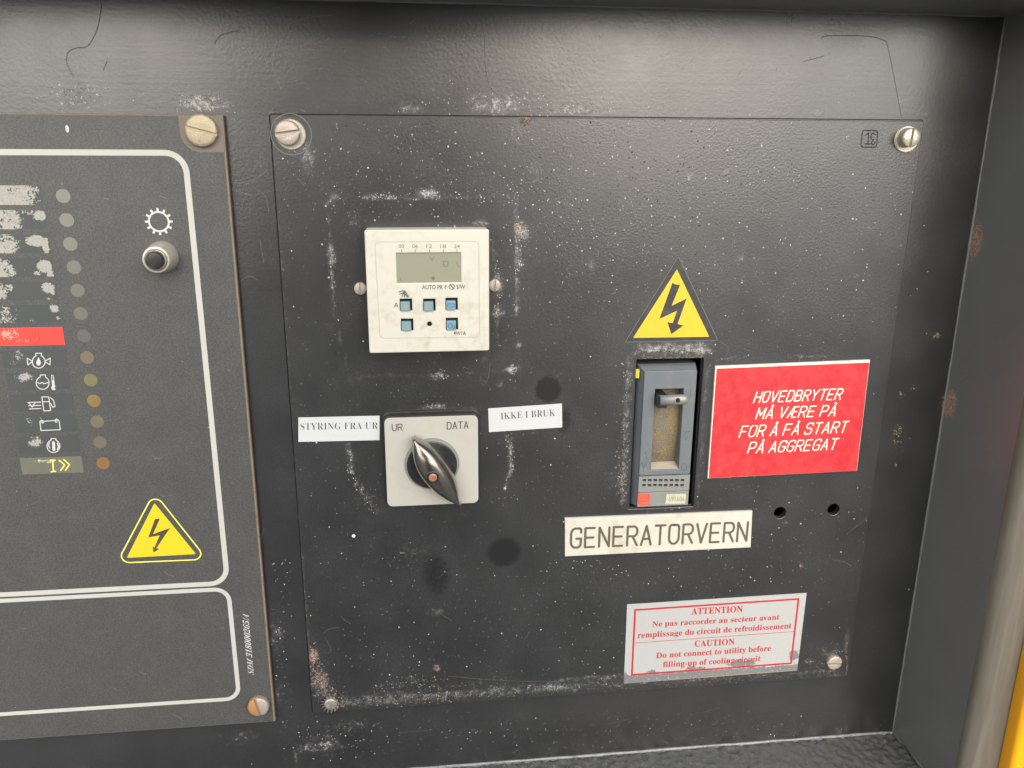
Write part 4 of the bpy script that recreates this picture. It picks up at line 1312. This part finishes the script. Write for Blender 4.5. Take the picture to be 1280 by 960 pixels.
def pc(u, v, r, n=24, a0=0, a1=360):
    return [(u + r * math.cos(math.radians(a0 + (a1 - a0) * k / n)), v + r * math.sin(math.radians(a0 + (a1 - a0) * k / n))) for k in range(n + 1)]


sym(6, [dict(p=pc(43.5, 423, 6, 20, -60, 240)), dict(p=[(43.5, 414.5), (43.5, 422)])], simple('dark_red_print', (.38, .03, .02), .5), .00045)
sym(7, [dict(p=pc(48.5, 452, 8, 24, -65, 245)), dict(p=[(45, 444), (45, 441.5), (52, 441.5), (52, 444.5)]), dict(p=[(41, 451.5), (34, 447.5), (35, 456), (41, 451.5)]), dict(p=[(56, 451.5), (63, 447.5), (62.5, 456), (56, 451.5)])])
flat_poly('symbol', px([(48.3, 446), (51.5, 453), (50.5, 456), (48.5, 457), (46.2, 456), (45.3, 453)], YL), yS, m_white, windows[7])
sym(8, [dict(p=pc(53.5, 478.5, 8, 24, -65, 245)), dict(p=[(50.5, 471), (50.5, 468.5), (57, 468.5), (57, 471)]), dict(p=[(47, 478), (50, 479.5), (53, 478), (56, 479.5), (60, 478)]),
        dict(p=[(66, 484), (64.5, 470), (65, 468.5), (67, 470), (68, 484)], w=.0004), dict(p=[(67, 476), (67.3, 485)], w=.0011), dict(p=pc(67.5, 484.5, 1.6), w=.0014)])
sym(9, [dict(p=[(53, 496), (61, 496), (63.5, 513), (55, 513.5), (52.5, 496)]), dict(p=[(53.5, 502), (61.5, 502)]), dict(p=[(63, 497), (67, 500), (69, 508), (66, 509), (63.5, 504)]),
        dict(p=[(35, 503), (51, 502.5)]), dict(p=[(36, 507), (51, 506.5)]), dict(p=[(37, 511), (51, 510.5)]), dict(p=[(36, 503), (40.5, 509), (44, 503)])])
sym(10, [dict(p=[(50, 527), (52, 525), (55, 526.5), (68.5, 525.5), (71, 523.5), (74, 526), (75.5, 537), (51.5, 538), (50, 527)]), dict(p=pc(53.5, 527.5, 1.2)), dict(p=pc(70.5, 526.5, 1.2))])
sym(11, [dict(p=pc(67, 557.5, 8, 24, -65, 245)), dict(p=[(64, 550), (64, 548), (70, 548), (70, 550)]), dict(p=[(67, 553), (67.5, 562)], w=.0016), dict(p=[(72, 554), (73.5, 558), (72, 562)], w=.0008), dict(p=[(62, 553), (61, 557), (62.5, 560)], w=.0005)])
sym(12, [dict(p=[(63, 575), (69, 575)]), dict(p=[(66, 575), (67, 589)]), dict(p=[(64, 589.5), (70, 589)]), dict(p=[(74, 575), (81, 581), (76, 588)]), dict(p=[(80, 574.5), (87, 580.5), (82, 587.5)])], m_yline, .0007)

# printed warning triangle on the panel
tp = [(140 + a / 6.737, 610 + b / 6.737) for a, b in ((355, 38), (40, 632), (800, 600))]
strips('triangle_line', [fillet(px(tp, YL), .0044, 8)], .00075, yP, m_yline, lp, closed=True)
tri = flat_poly('warning_triangle', fillet(px([(140 + a / 6.737, 610 + b / 6.737) for a, b in ((358, 126), (124, 588), (708, 556))], YL), .0004, 3), yP, m_yprint, lp)
flat_poly('lightning_bolt', px([(140 + a / 6.737, 610 + b / 6.737) for a, b in ((363, 260), (404, 258), (345, 388), (490, 335), (374, 507), (400, 512), (350, 543), (341, 487), (357, 503), (402, 398), (305, 416))], YL), yP - .00004, m_boltprint, tri)
text('serial_text', 'SDM 318000265/A', P2(317.5, 844, YL), P2(310.5, 769, YL), P2(310.2, 841.5, YL), yP, m_white, lp, 'bolditalic', offset=-0.008)
flecks('dust_specks', scatter(120, lambda: (random.uniform(-.19, -.03), random.uniform(-.375, -.01))), m_fleckA, lp, YL - .00002, .00006, .00028, 'tiny pale dust specks')
strips('curled_scuffs', [smooth_line(px(l, YL), 5) for l in ([(205, 714), (210, 718), (217, 720)], [(216, 893), (221, 895), (227, 899)], [(176, 840), (181, 843), (182, 841)], [(274, 785), (280, 784), (277, 787)], [(244, 675), (249, 676)], [(28, 786), (33, 785)],
                                                          [(190, 570), (197, 573), (203, 571)], [(143, 860), (147, 863)], [(130, 248), (136, 249)], [(200, 245), (208, 248)])], .00028, yP, m_scratch, lp)['kind'] = 'stuff'

# ---------------------------------------------------------------- digital timer
YT = -0.016
tc = [P2(455, 287.5, YT), P2(610.5, 286.5, YT), P2(612.5, 438.5, YT), P2(462, 441.5, YT)]
tx0 = (tc[0][0] + tc[3][0]) / 2; tx1 = (tc[1][0] + tc[2][0]) / 2; tz1 = (tc[0][1] + tc[1][1]) / 2; tz0 = (tc[2][1] + tc[3][1]) / 2
ti = thing('digital_timer', ((tx0 + tx1) / 2, 0, tz0), 'cream square digital timer with grey-green display and five small blue buttons', 'timer')
bpos = [(507.5, 381.2), (536.7, 381.2), (564.6, 380), (509, 406), (565, 405)]
bh = .0034
bsq = []
for u, v in bpos:
    x, z = P2(u, v, YT)
    bsq.append([(x - bh, z - bh), (x + bh, z - bh), (x + bh, z + bh), (x - bh, z + bh)])
lcd = px([(495, 316.5), (576, 316.5), (576.5, 353.8), (496.5, 354)], YT)
lx0, lx1, lz1, lz0 = lcd[0][0], lcd[1][0], lcd[0][1], lcd[3][1]
hx, hz = P2(537, 405.3, YT)
holed_plate('face', rrect(tx0, tz0, tx1, tz1, .0012, 4), bsq + [[(lx0, lz0), (lx1, lz0), (lx1, lz1), (lx0, lz1)], circ(hx, hz, .0014, 20)], YT, .0022, m_cream, ti, bevel=.0006)
flat_poly('body', rrect(tx0 + .0003, tz0 + .0003, tx1 - .0003, tz1 - .0003, .0010, 4), YT + .0024, m_cream, ti, -YT - .0024 + .0001)
flat_poly('button_bed', [(tx0 + .01, tz0 + .006), (tx1 - .01, tz0 + .006), (tx1 - .01, tz1 - .006), (tx0 + .01, tz1 - .006)], YT + .00225, m_inside, ti)
dsp = flat_poly('display', [(lx0, lz0), (lx1, lz0), (lx1, lz1), (lx0, lz1)], YT + .0008, m_lcd, ti)
yD = YT + .0007
strips('display_segment', [px(l, YT) for l in ([(554, 327), (560, 326.5), (560, 333), (555.5, 333.5), (554, 327.5)], [(570, 327), (573, 333), (575, 334)], [(537, 321), (540, 326), (543, 321)], [(501, 347), (501, 351)])], .00035, yD, m_lcdseg, dsp, cap=False)
x, z = P2(541.5, 348, YT)
flat_poly('display_dot', circ(x, z, .0010, 16), yD, m_lcdseg, dsp)
strips('display_stain', [px(l, YT) for l in ([(520, 350), (523, 347)], [(524, 350), (526, 349)], [(527, 350), (529, 351)])], .0005, yD, m_stainred, dsp)
yT2 = YT - .00010
fr = px([(468.5, 302.5), (598.5, 301.5), (599.5, 421.5), (475, 422.8)], YT)
strips('face_groove', [fillet(fr, .0024, 6)], .00035, yT2, m_groove, ti, closed=True)
# buttons
b0 = None
for i, (u, v) in enumerate(bpos):
    x, z = P2(u, v, YT)
    cx_, cz_ = x - .00045, z - .0006
    if b0 is None:
        bm = gridbox('b', (cx_ - .0027, YT - .0011, cz_ - .0028), (cx_ + .0027, YT + .002, cz_ + .0026), None, rounded=.0004, segs=2)
        b0 = bm_obj('button', bm, m_bluebtn, ti, origin=(cx_, YT, cz_)); o = b0
    else:
        o = link('button', b0.data, ti, (cx_, YT, cz_))
    q = YT - .00118
    a = .0013
    if i == 0: flat_poly('mark', [(cx_, cz_ - a * 1.2), (cx_ + a * 1.3, cz_), (cx_, cz_ + a * 1.2), (cx_ - a * 1.3, cz_)], q, m_btnmark, o)
    if i == 1: strips('mark', [[(cx_ - a * .7, cz_ - a), (cx_ + a * .7, cz_), (cx_ - a * .7, cz_ + a), (cx_ - a * .7, cz_ - a)]], .0005, q, m_btnmark, o)
    if i == 2: strips('mark', [rrect(cx_ - 1.5 * a, cz_ - .7 * a, cx_ + 1.5 * a, cz_ + .7 * a, .0007, 4)], .0004, q, m_btnmark2, o, closed=True)
    if i == 3: flat_poly('mark', [(cx_ + a * .6, cz_ - a * 1.1), (cx_ + a * .6, cz_ + a * 1.1), (cx_ - a, cz_)], q, m_btnmark, o)
    if i == 4: strips('mark', [circ(cx_ - .0006, cz_ - .0002, .0013, 14), circ(cx_ + .0012, cz_ - .0009, .0008, 10)], .0004, q, m_btnmark2, o, closed=True)
ylab = yT2


def tt(name, s, u0, u1, vb, cap, mat=m_ink, y=ylab, parent=ti, vb2=None, **k):
    vb2 = vb if vb2 is None else vb2
    return text(name, s, P2(u0, vb, YT), P2(u1, vb2, YT), P2(u0, vb - cap, YT), y, mat, parent, **k)


for i, (s, u) in enumerate((('00', 501.7), ('06', 518.8), ('12', 536.5), ('18', 554), ('24', 571))):
    tt('print', s, u - 3.6, u + 3.6, 310, 4.6, m_inkgrey, offset=.01)
    strips('tick', [px([(u + .2, 311.5), (u + .4, 315)], YT)], .0004, ylab, m_inkgrey, ti, cap=False)
tt('print', 'AUTO PR', 527.5, 553.5, 361.5, 5.2, m_ink, offset=.012)
tt('print', '?', 555.5, 558.5, 361.3, 5.0, m_ink)
tt('print', 'S/W', 570.5, 581.5, 361, 5.0, m_ink, offset=.012)
strips('print', [dict(p=px(pc(564.8, 358.3, 3.3, 20), YT), closed=True), dict(p=px([(562.5, 356), (567.2, 360.8)], YT)), dict(p=px([(565, 356.5), (565, 360)], YT))], .00038, ylab, m_ink, ti)
tt('print', 'A', 492, 498.3, 384.6, 6.6, m_ink)
tt('print', '4W1A', 567, 582.5, 418.8, 4.8, m_ink, offset=.012)
strips('hand_symbol', [px(l, YT) for l in ([(498.5, 365), (503, 363.5), (507, 364)], [(499.5, 367.5), (504, 366)], [(502.5, 370.5), (504.5, 366.5)], [(505.5, 371), (506, 365.5)], [(504, 364), (509.5, 371.5)], [(506.5, 364.5), (510.5, 370.5)])], .0005, ylab, m_ink, ti)
# mounting screws at each side, on the plate, half hidden by the body
for (u, v) in ((450.3, 361), (618.5, 357)):
    x, z = P2(u, v, -.002)
    slotted_head('mounting_screw', x, z, .0036, 0.0, .0022, math.radians(0 if u < 500 else 5), m_zinc, ti, slot=.12)

# ---------------------------------------------------------------- rotary switch
YS = -0.0062
sc_ = [P2(480, 524, YS), P2(598, 518.5, YS), P2(597.5, 629, YS), P2(484.5, 633, YS)]
rx0 = (sc_[0][0] + sc_[3][0]) / 2; rx1 = (sc_[1][0] + sc_[2][0]) / 2; rz1 = P2(540, 521, YS)[1]; rz0 = P2(540, 631, YS)[1]
rs = thing('rotary_switch', ((rx0 + rx1) / 2, 0, rz0), 'square champagne rotary switch with a glossy dark lever knob, marked UR and DATA', 'switch')
g_ = .0012
flat_poly('gasket', rrect(rx0 - g_, rz0 - g_ * .6, rx1 + g_, rz1 + g_ * 2.2, .0045, 6), -.0028, m_blackplastic, rs, .0028, .0006)
flat_poly('housing', rrect(rx0 - .0004, rz0 - .0004, rx1 + .0004, rz1 + .0010, .0040, 6), -.0054, m_blackplastic, rs, .0026, .0004)
flat_poly('plate', rrect(rx0, rz0, rx1, rz1, .0034, 6), YS, m_switchplate, rs, .0008, .0002)
xk, zk = P2(540, 580.8, YS - .002)
solid('dial_ring', [(.0165, YS), (.0165, YS - .0012), (.0160, YS - .0022), (.0148, YS - .0024)], xk, zk, m_greymetal, rs, 56)
solid('dial', [(.0152, YS - .0010), (.0152, YS - .0028), (.0145, YS - .0033)], xk, zk, m_blackplastic, rs, 56)
engraved('print', 'UR', P2(490.5, 538.5, YS), P2(503, 538, YS), P2(490, 530.5, YS), .0006, YS - .00006, m_ink, rs)
engraved('print', 'DATA', P2(559, 536.5, YS), P2(585, 535.2, YS), P2(559, 528, YS), .0006, YS - .00006, m_ink, rs)
# lever: lofted lens shape, ridge on top
e0 = P2(517, 549, YS - .008); e1 = P2(574.5, 632, YS - .008)
c0 = Vector((xk, zk)); ax = (Vector(e1) - Vector(e0)); Lh = ax.length / 2; ax.normalize(); nrm_ = Vector((-ax.y, ax.x))
mid_ = (Vector(e0) + Vector(e1)) / 2
off = c0 - mid_
ns, nt = 36, 18
V, F = [], []
for i in range(ns + 1):
    s = -1 + 2 * i / ns
    ctr = c0 * 1.0 + ax * (s * Lh) - off * abs(s) * 1.0
    hw = max(.0014, .0092 * (1 - abs(s) ** 2.2))
    top = .0065 + .0062 * (1 - abs(s) ** 2.2)
    for k in range(nt + 1):
        t = math.pi * k / nt
        cw = math.cos(t); sh = math.sin(t)
        w_ = hw * (abs(cw) ** 0.75) * (1 if cw > 0 else -1)
        y_ = (YS - .0030) - top * (sh ** 0.8)
        p = ctr + nrm_ * w_
        V.append((p.x, y_, p.y))
n = nt + 1
for i in range(ns):
    for k in range(nt): F.append((i * n + k, i * n + k + 1, (i + 1) * n + k + 1, (i + 1) * n + k))
F.append(tuple(range(n))); F.append(tuple(reversed(range(ns * n, ns * n + n))))
bm = bmesh.new(); bv = [bm.verts.new(v) for v in V]
for f in F: bm.faces.new([bv[i] for i in f])
kn = bm_obj('lever_knob', bm, m_gloss, rs); autosmooth(kn, 60)
yk_ = YS - .0030 - .0127
xs2, zs2 = P2(541, 596.5, yk_)
solid('screw_socket', [(.0037, yk_ + .0040), (.0037, yk_ - .0001), (.0033, yk_ - .0004), (.0030, yk_ - .0001)], xs2, zs2, m_blackplastic, kn)
slotted_head('knob_screw', xs2, zs2, .0025, yk_ - .0001, .0012, math.radians(20) + math.pi / 2, m_copper, kn, slot=.22)

# ---------------------------------------------------------------- labels of white tape
lt = flat_poly('tape_label', px([(373, 521.8), (474.5, 519.5), (474.5, 550), (373, 552.2)]), -.0003, m_paper, None, .0003)
tag(lt, 'white tape label reading STYRING FRA UR, left of the rotary switch', 'label', 'white tape labels beside the rotary switch')
text('print', 'STYRING FRA UR', P2(375.5, 537.2), P2(472.5, 535.8), P2(375.5, 529), -.00036, m_ink, lt, 'bold', offset=-.014, spacing=1.05)
lt = flat_poly('tape_label', px([(610.3, 510.5), (702.3, 504.3), (702.8, 534), (611.2, 540)]), -.0003, m_paper, None, .0003)
tag(lt, 'white tape label reading IKKE I BRUK, right of the rotary switch', 'label', 'white tape labels beside the rotary switch')
text('print', 'IKKE I BRUK', P2(626, 524.2), P2(694, 519.5), P2(625.6, 516), -.00036, m_ink, lt, 'bold', offset=-.012, spacing=1.05)

# ---------------------------------------------------------------- triangular warning sticker
sx = lambda L: [(760 + a / 2.825, 310 + b / 2.825) for a, b in L]
ws = flat_poly('warning_sticker', fillet(px(sx([(248, 28), (58, 333), (388, 326)])), .0005, 3), -.00025, m_sblack, None, .00025)
tag(ws, 'black-edged yellow triangle sticker with lightning arrow, above the breaker', 'warning sign')
ye = flat_poly('yellow_field', px(sx([(243, 75), (88, 317), (357, 313)])), -.00031, m_yprint2, ws)
flat_poly('lightning_bolt', px(sx([(227, 122), (236, 128), (254, 130), (224, 204), (277, 178), (245, 268), (266, 273), (223, 304), (209, 261), (228, 265), (243, 221), (181, 250)])), -.00036, m_sblack, ws)
strips('sticker_edge', [fillet(px(sx([(248, 30), (60, 332), (387, 325)])), .0005, 3)], .00028, -.00030, m_scratch, ws, closed=True)

# ---------------------------------------------------------------- circuit breaker in its cut-out
cb_ = lambda a, b, y=0.0: P2(780 + a / 4.8, 440 + b / 4.8, y)
YB = -0.0005
br_ = thing('circuit_breaker', ((cx0 + cx1) / 2, .02, cz0), 'grey-blue moulded circuit breaker with black toggle, set in the rectangular cut-out', 'circuit breaker')
fx0 = (cb_(122, 110, YB)[0] + cb_(82, 925, YB)[0]) / 2; fx1 = (cb_(442, 108, YB)[0] + cb_(382, 925, YB)[0]) / 2
fz1 = cb_(300, 112, YB)[1]; fz0 = cb_(220, 925, YB)[1]
wx0 = cb_(176, 450, YB)[0]; wx1 = cb_(344, 450, YB)[0]; wz1 = cb_(270, 222, YB)[1]; wz0 = cb_(240, 705, YB)[1]
lz = cb_(240, 740, YB)[1]; lz2 = cb_(240, 838, YB)[1]
# upper frame with real window
holed_plate('frame', rrect(fx0, lz + .0002, fx1, fz1, .0008, 3), [[(wx0, wz0), (wx1, wz0), (wx1, wz1), (wx0, wz1)]], YB, .010, m_greyblue, br_, bevel=.0005)
# louvred strip with two rows of slots
slots = []
for r_ in range(2):
    for k in range(8):
        a = 122 + 32.6 * k - r_ * 2; b = 770 + r_ * 30
        x, z = cb_(a, b, YB)
        slots.append([(x - .0012, z - .0008), (x + .0012, z - .0008), (x + .0012, z + .0009), (x - .0012, z + .0009)])
holed_plate('vent_strip', [(fx0, lz2 + .0002), (fx1, lz2 + .0002), (fx1, lz - .0002), (fx0, lz - .0002)], slots, YB, .006, m_greylow, br_)
holed_plate('label_strip', [(fx0, fz0), (fx1, fz0), (fx1, lz2 - .0002), (fx0, lz2 - .0002)], [], YB - .0001, .008, m_greylow, br_, bevel=.0004)
# body behind, wider, sloped shoulder at top
V = [(fx0 - .0030, .006, fz0), (fx1 + .0006, .006, fz0), (fx1 + .0006, .006, fz1 + .0030), (fx0 - .0030, .006, fz1 + .0030),
     (fx0 + .0001, YB + .0012, fz0 + .0002), (fx1 - .0001, YB + .0012, fz0 + .0002), (fx1 - .0001, YB + .0012, fz1 - .0001), (fx0 + .0001, YB + .0012, fz1 - .0001)]
mesh_obj('shoulder', V, [(0, 4, 7, 3), (3, 7, 6, 2), (2, 6, 5, 1), (1, 5, 4, 0)], m_greyblue, br_)
flat_poly('body', [(fx0 - .0030, fz0 - .001), (fx1 + .0006, fz0 - .001), (fx1 + .0006, fz1 + .0030), (fx0 - .0030, fz1 + .0030)], .0175, m_blackplastic, br_, .05)
bm = bmesh.new()
a_, b_ = fx0 - .0030, fx1 + .0006
vsx = [bm.verts.new(p) for p in ((a_, .006, fz0), (b_, .006, fz0), (b_, .006, fz1 + .003), (a_, .006, fz1 + .003), (a_, .0176, fz0), (b_, .0176, fz0), (b_, .0176, fz1 + .003), (a_, .0176, fz1 + .003))]
for f in ((0, 1, 5, 4), (1, 2, 6, 5), (2, 3, 7, 6), (3, 0, 4, 7)): bm.faces.new([vsx[i] for i in f])
bm_obj('body_side', bm, m_greyblue, br_)
# yellow tab at the upper left of the breaker
x, z = cb_(80, 130, .001)
flat_poly('yellow_tab', [(x - .0018, z - .0028), (x + .0012, z - .0028), (x + .0012, z + .0028), (x - .0018, z + .0028)], .0008, m_yprint2, br_, .0012)
# dusty toggle well: curved bottom
V, F = [], []
NN = 22
for k in range(NN + 1):
    t = k / NN
    z = wz1 + .0005 + (wz0 + .0012 - wz1) * t
    y = YB + .0100 - .0035 * math.sin(math.pi * min(1, t * 1.05)) 
    V += [(wx0 - .0005, y, z), (wx1 + .0005, y, z)]
for k in range(NN): F.append((2 * k, 2 * k + 2, 2 * k + 3, 2 * k + 1))
mesh_obj('dusty_well', V, F, m_dustwell, br_, True)
mesh_obj('well_ledge', [(wx0, YB + .0085, wz0 + .0022), (wx1, YB + .0085, wz0 + .0022), (wx1, YB + .0004, wz0 + .0001), (wx0, YB + .0004, wz0 + .0001)], [(0, 3, 2, 1)], m_groove, br_)
engraved('mark', 'ON', cb_(186, 645, YB + .005), cb_(262, 640, YB + .005), cb_(188, 612, YB + .005), .0005, YB + .0050, m_inkbrown, br_)
# toggle lever
tx, tz = cb_(290, 292, YB - .007)
bm = gridbox('t', (wx0 + .0002, YB - .0065, tz - .0050), (wx0 + .0062, YB + .0098, tz + .0036), None, rounded=.0007, segs=2)
tg = bm_obj('toggle', bm, m_blackplastic, br_)
hx0, hx1 = cb_(262, 290, YB - .0085)[0], cb_(392, 290, YB - .0085)[0]
bm = bmesh.new()
rr = .0031; nn = 20
ringd = []
for (xx, q) in ((hx0 - .004, 1), (hx1 - .0032, 1), (hx1 - .0016, .93), (hx1 - .0005, .72), (hx1, .35)):
    ringd.append([bm.verts.new((xx, YB - .0052 + rr * q * math.sin(2 * math.pi * k / nn) * .9, tz + rr * q * 1.05 * math.cos(2 * math.pi * k / nn))) for k in range(nn)])
for a, b in zip(ringd[:-1], ringd[1:]):
    for k in range(nn): bm.faces.new((a[k], a[(k + 1) % nn], b[(k + 1) % nn], b[k]))
bm.faces.new(ringd[-1]); bm.faces.new(ringd[0])
gp = bm_obj('grip', bm, m_greymetal, tg, True)
hxh, hzh = cb_(324, 290, YB - .0081)
solid('grip_hole', [(.0014, YB - .0078), (.0014, YB - .0082)], hxh, hzh, m_inside, tg, 18)
# moulded marks
mk = lambda L: [cb_(a, b, YB) for a, b in L]
for l_ in [mk(l) for l in ([(399, 222), (397, 268)], [(362, 478), (398, 476)], [(368, 480), (362, 508)], [(364, 508), (372, 530), (380, 506)],
                                        [(122, 612), (133, 600), (133, 640)], [(122, 641), (144, 639)], [(106, 662), (118, 690), (132, 664)], [(118, 690), (118, 716)],
                                        [(360 + 16 * math.cos(t) - 0, 692 + 22 * math.sin(t)) for t in [2 * math.pi * k / 14 for k in range(15)]])]: strips('moulded_mark', [l_], .00042, YB - .00008, m_etch, br_)
lr = flat_poly('red_label', [cb_(*p, YB) for p in ((84, 848), (158, 847), (154, 921), (79, 921))], YB - .00022, m_labelred, br_, .0001)
strips('mark', [mk(l) for l in ([(105, 862), (140, 861)], [(100, 885), (142, 884)], [(108, 905), (140, 904)])], .0004, YB - .00028, m_stainred, lr)
lc = flat_poly('cream_label', [cb_(*p, YB) for p in ((256, 853), (371, 850), (367, 908), (247, 911))], YB - .00022, m_labelcream, br_, .0001)
text('print', '691606', cb_(266, 896, YB), cb_(362, 893, YB), cb_(267, 868, YB), YB - .00028, m_inkgrey, lc)

# ---------------------------------------------------------------- engraved signs
ps = lambda a, b, y=0.0: P2(860 + a / 4, 430 + b / 4, y)
YQ = -0.0019
rsn = flat_poly('engraved_sign', [ps(*p, YQ) for p in ((144, 124), (907, 93), (843, 634), (104, 671))], YQ, m_red, None, .0002)
tag(rsn, 'red engraved sign in four lines beginning HOVEDBRYTER, right of the circuit breaker', 'sign', 'engraved plastic signs')
cq = [ps(*p, YQ + .0002) for p in ((138, 112), (911, 80), (845, 635), (99, 673))]
flat_poly('cream_core', cq, YQ + .0002, m_redcore, rsn, .0017, .0003)
for s, a, b, c in (('HOVEDBRYTER', (327, 293), (760, 276), (345, 240)), ('MÅ VÆRE PÅ', (338, 374), (732, 358), (356, 321)),
                   ('FOR Å FÅ START', (255, 466), (786, 441), (273, 411)), ('PÅ AGGREGAT', (297, 546), (735, 526), (315, 492))):
    engraved('lettering', s, ps(*a, YQ), ps(*b, YQ), ps(*c, YQ), .00086, YQ - .00006, m_redcore, rsn)
pg = lambda a, b, y=0.0: P2(690 + a / 3.2, 620 + b / 3.2, y)
gs = flat_poly('engraved_sign', [pg(*p, YQ) for p in ((52, 90), (802, 60), (795, 206), (52, 242))], YQ, m_cream, None, .0018, .0003)
tag(gs, 'long cream engraved sign reading GENERATORVERN, below the breaker', 'sign', 'engraved plastic signs')
engraved('lettering', 'GENERATORVERN', pg(75, 207, YQ), pg(777, 179, YQ), pg(77, 131, YQ), .00160, YQ - .00006, m_inkbrown, gs, gap=1.75)

# ---------------------------------------------------------------- caution sticker
cs = holed_plate('caution_sticker', [pg(*p) for p in ((300, 433), (1018, 387), (980, 697), (287, 750))], [], -.0003, .0003, m_sticker, None, .0016,
                 [('l', 780, 850, 995, 836, 11, .88, 'R'), ('b', 992, 820, 13, 15, .85, 'R'), ('b', 868, 836, 24, 9, .75, 'R'), ('b', 815, 840, 16, 8, .7, 'R'), ('b', 925, 829, 32, 10, .82, 'R'), ('b', 782, 845, 5, 14, .8, 'R'), ('l', 780, 853, 995, 838, 3, .72, 'G')])
tag(cs, 'white sticker with red frame and flaking lower edge reading ATTENTION and CAUTION', 'label')
rb = [pg(*p) for p in ((332, 455), (985, 411), (955, 668), (319, 714))]
strips('red_frame', [rb], .0013, -.00036, m_redprint, cs, closed=True)
strips('red_divider', [[pg(331, 587), pg(966, 541)]], .00035, -.00036, m_redprint, cs, cap=False)
for s, a, b, h in (('ATTENTION', (557, 473), (762, 463), 25), ('Ne pas raccorder au secteur avant', (400, 522), (908, 493), 21), ('remplissage du circuit de refroidissement', (342, 567), (956, 528), 22),
                   ('CAUTION', (570, 602), (729, 593), 24), ('Do not connect to utility before', (416, 648), (874, 618), 22), ('filling-up of cooling circuit', (443, 684), (833, 659), 22)):
    text('print', s, pg(*a), pg(*b), pg(a[0] + 1, a[1] - h), -.00037, m_redprint, cs, 'bold', spacing=1.02, offset=.006)
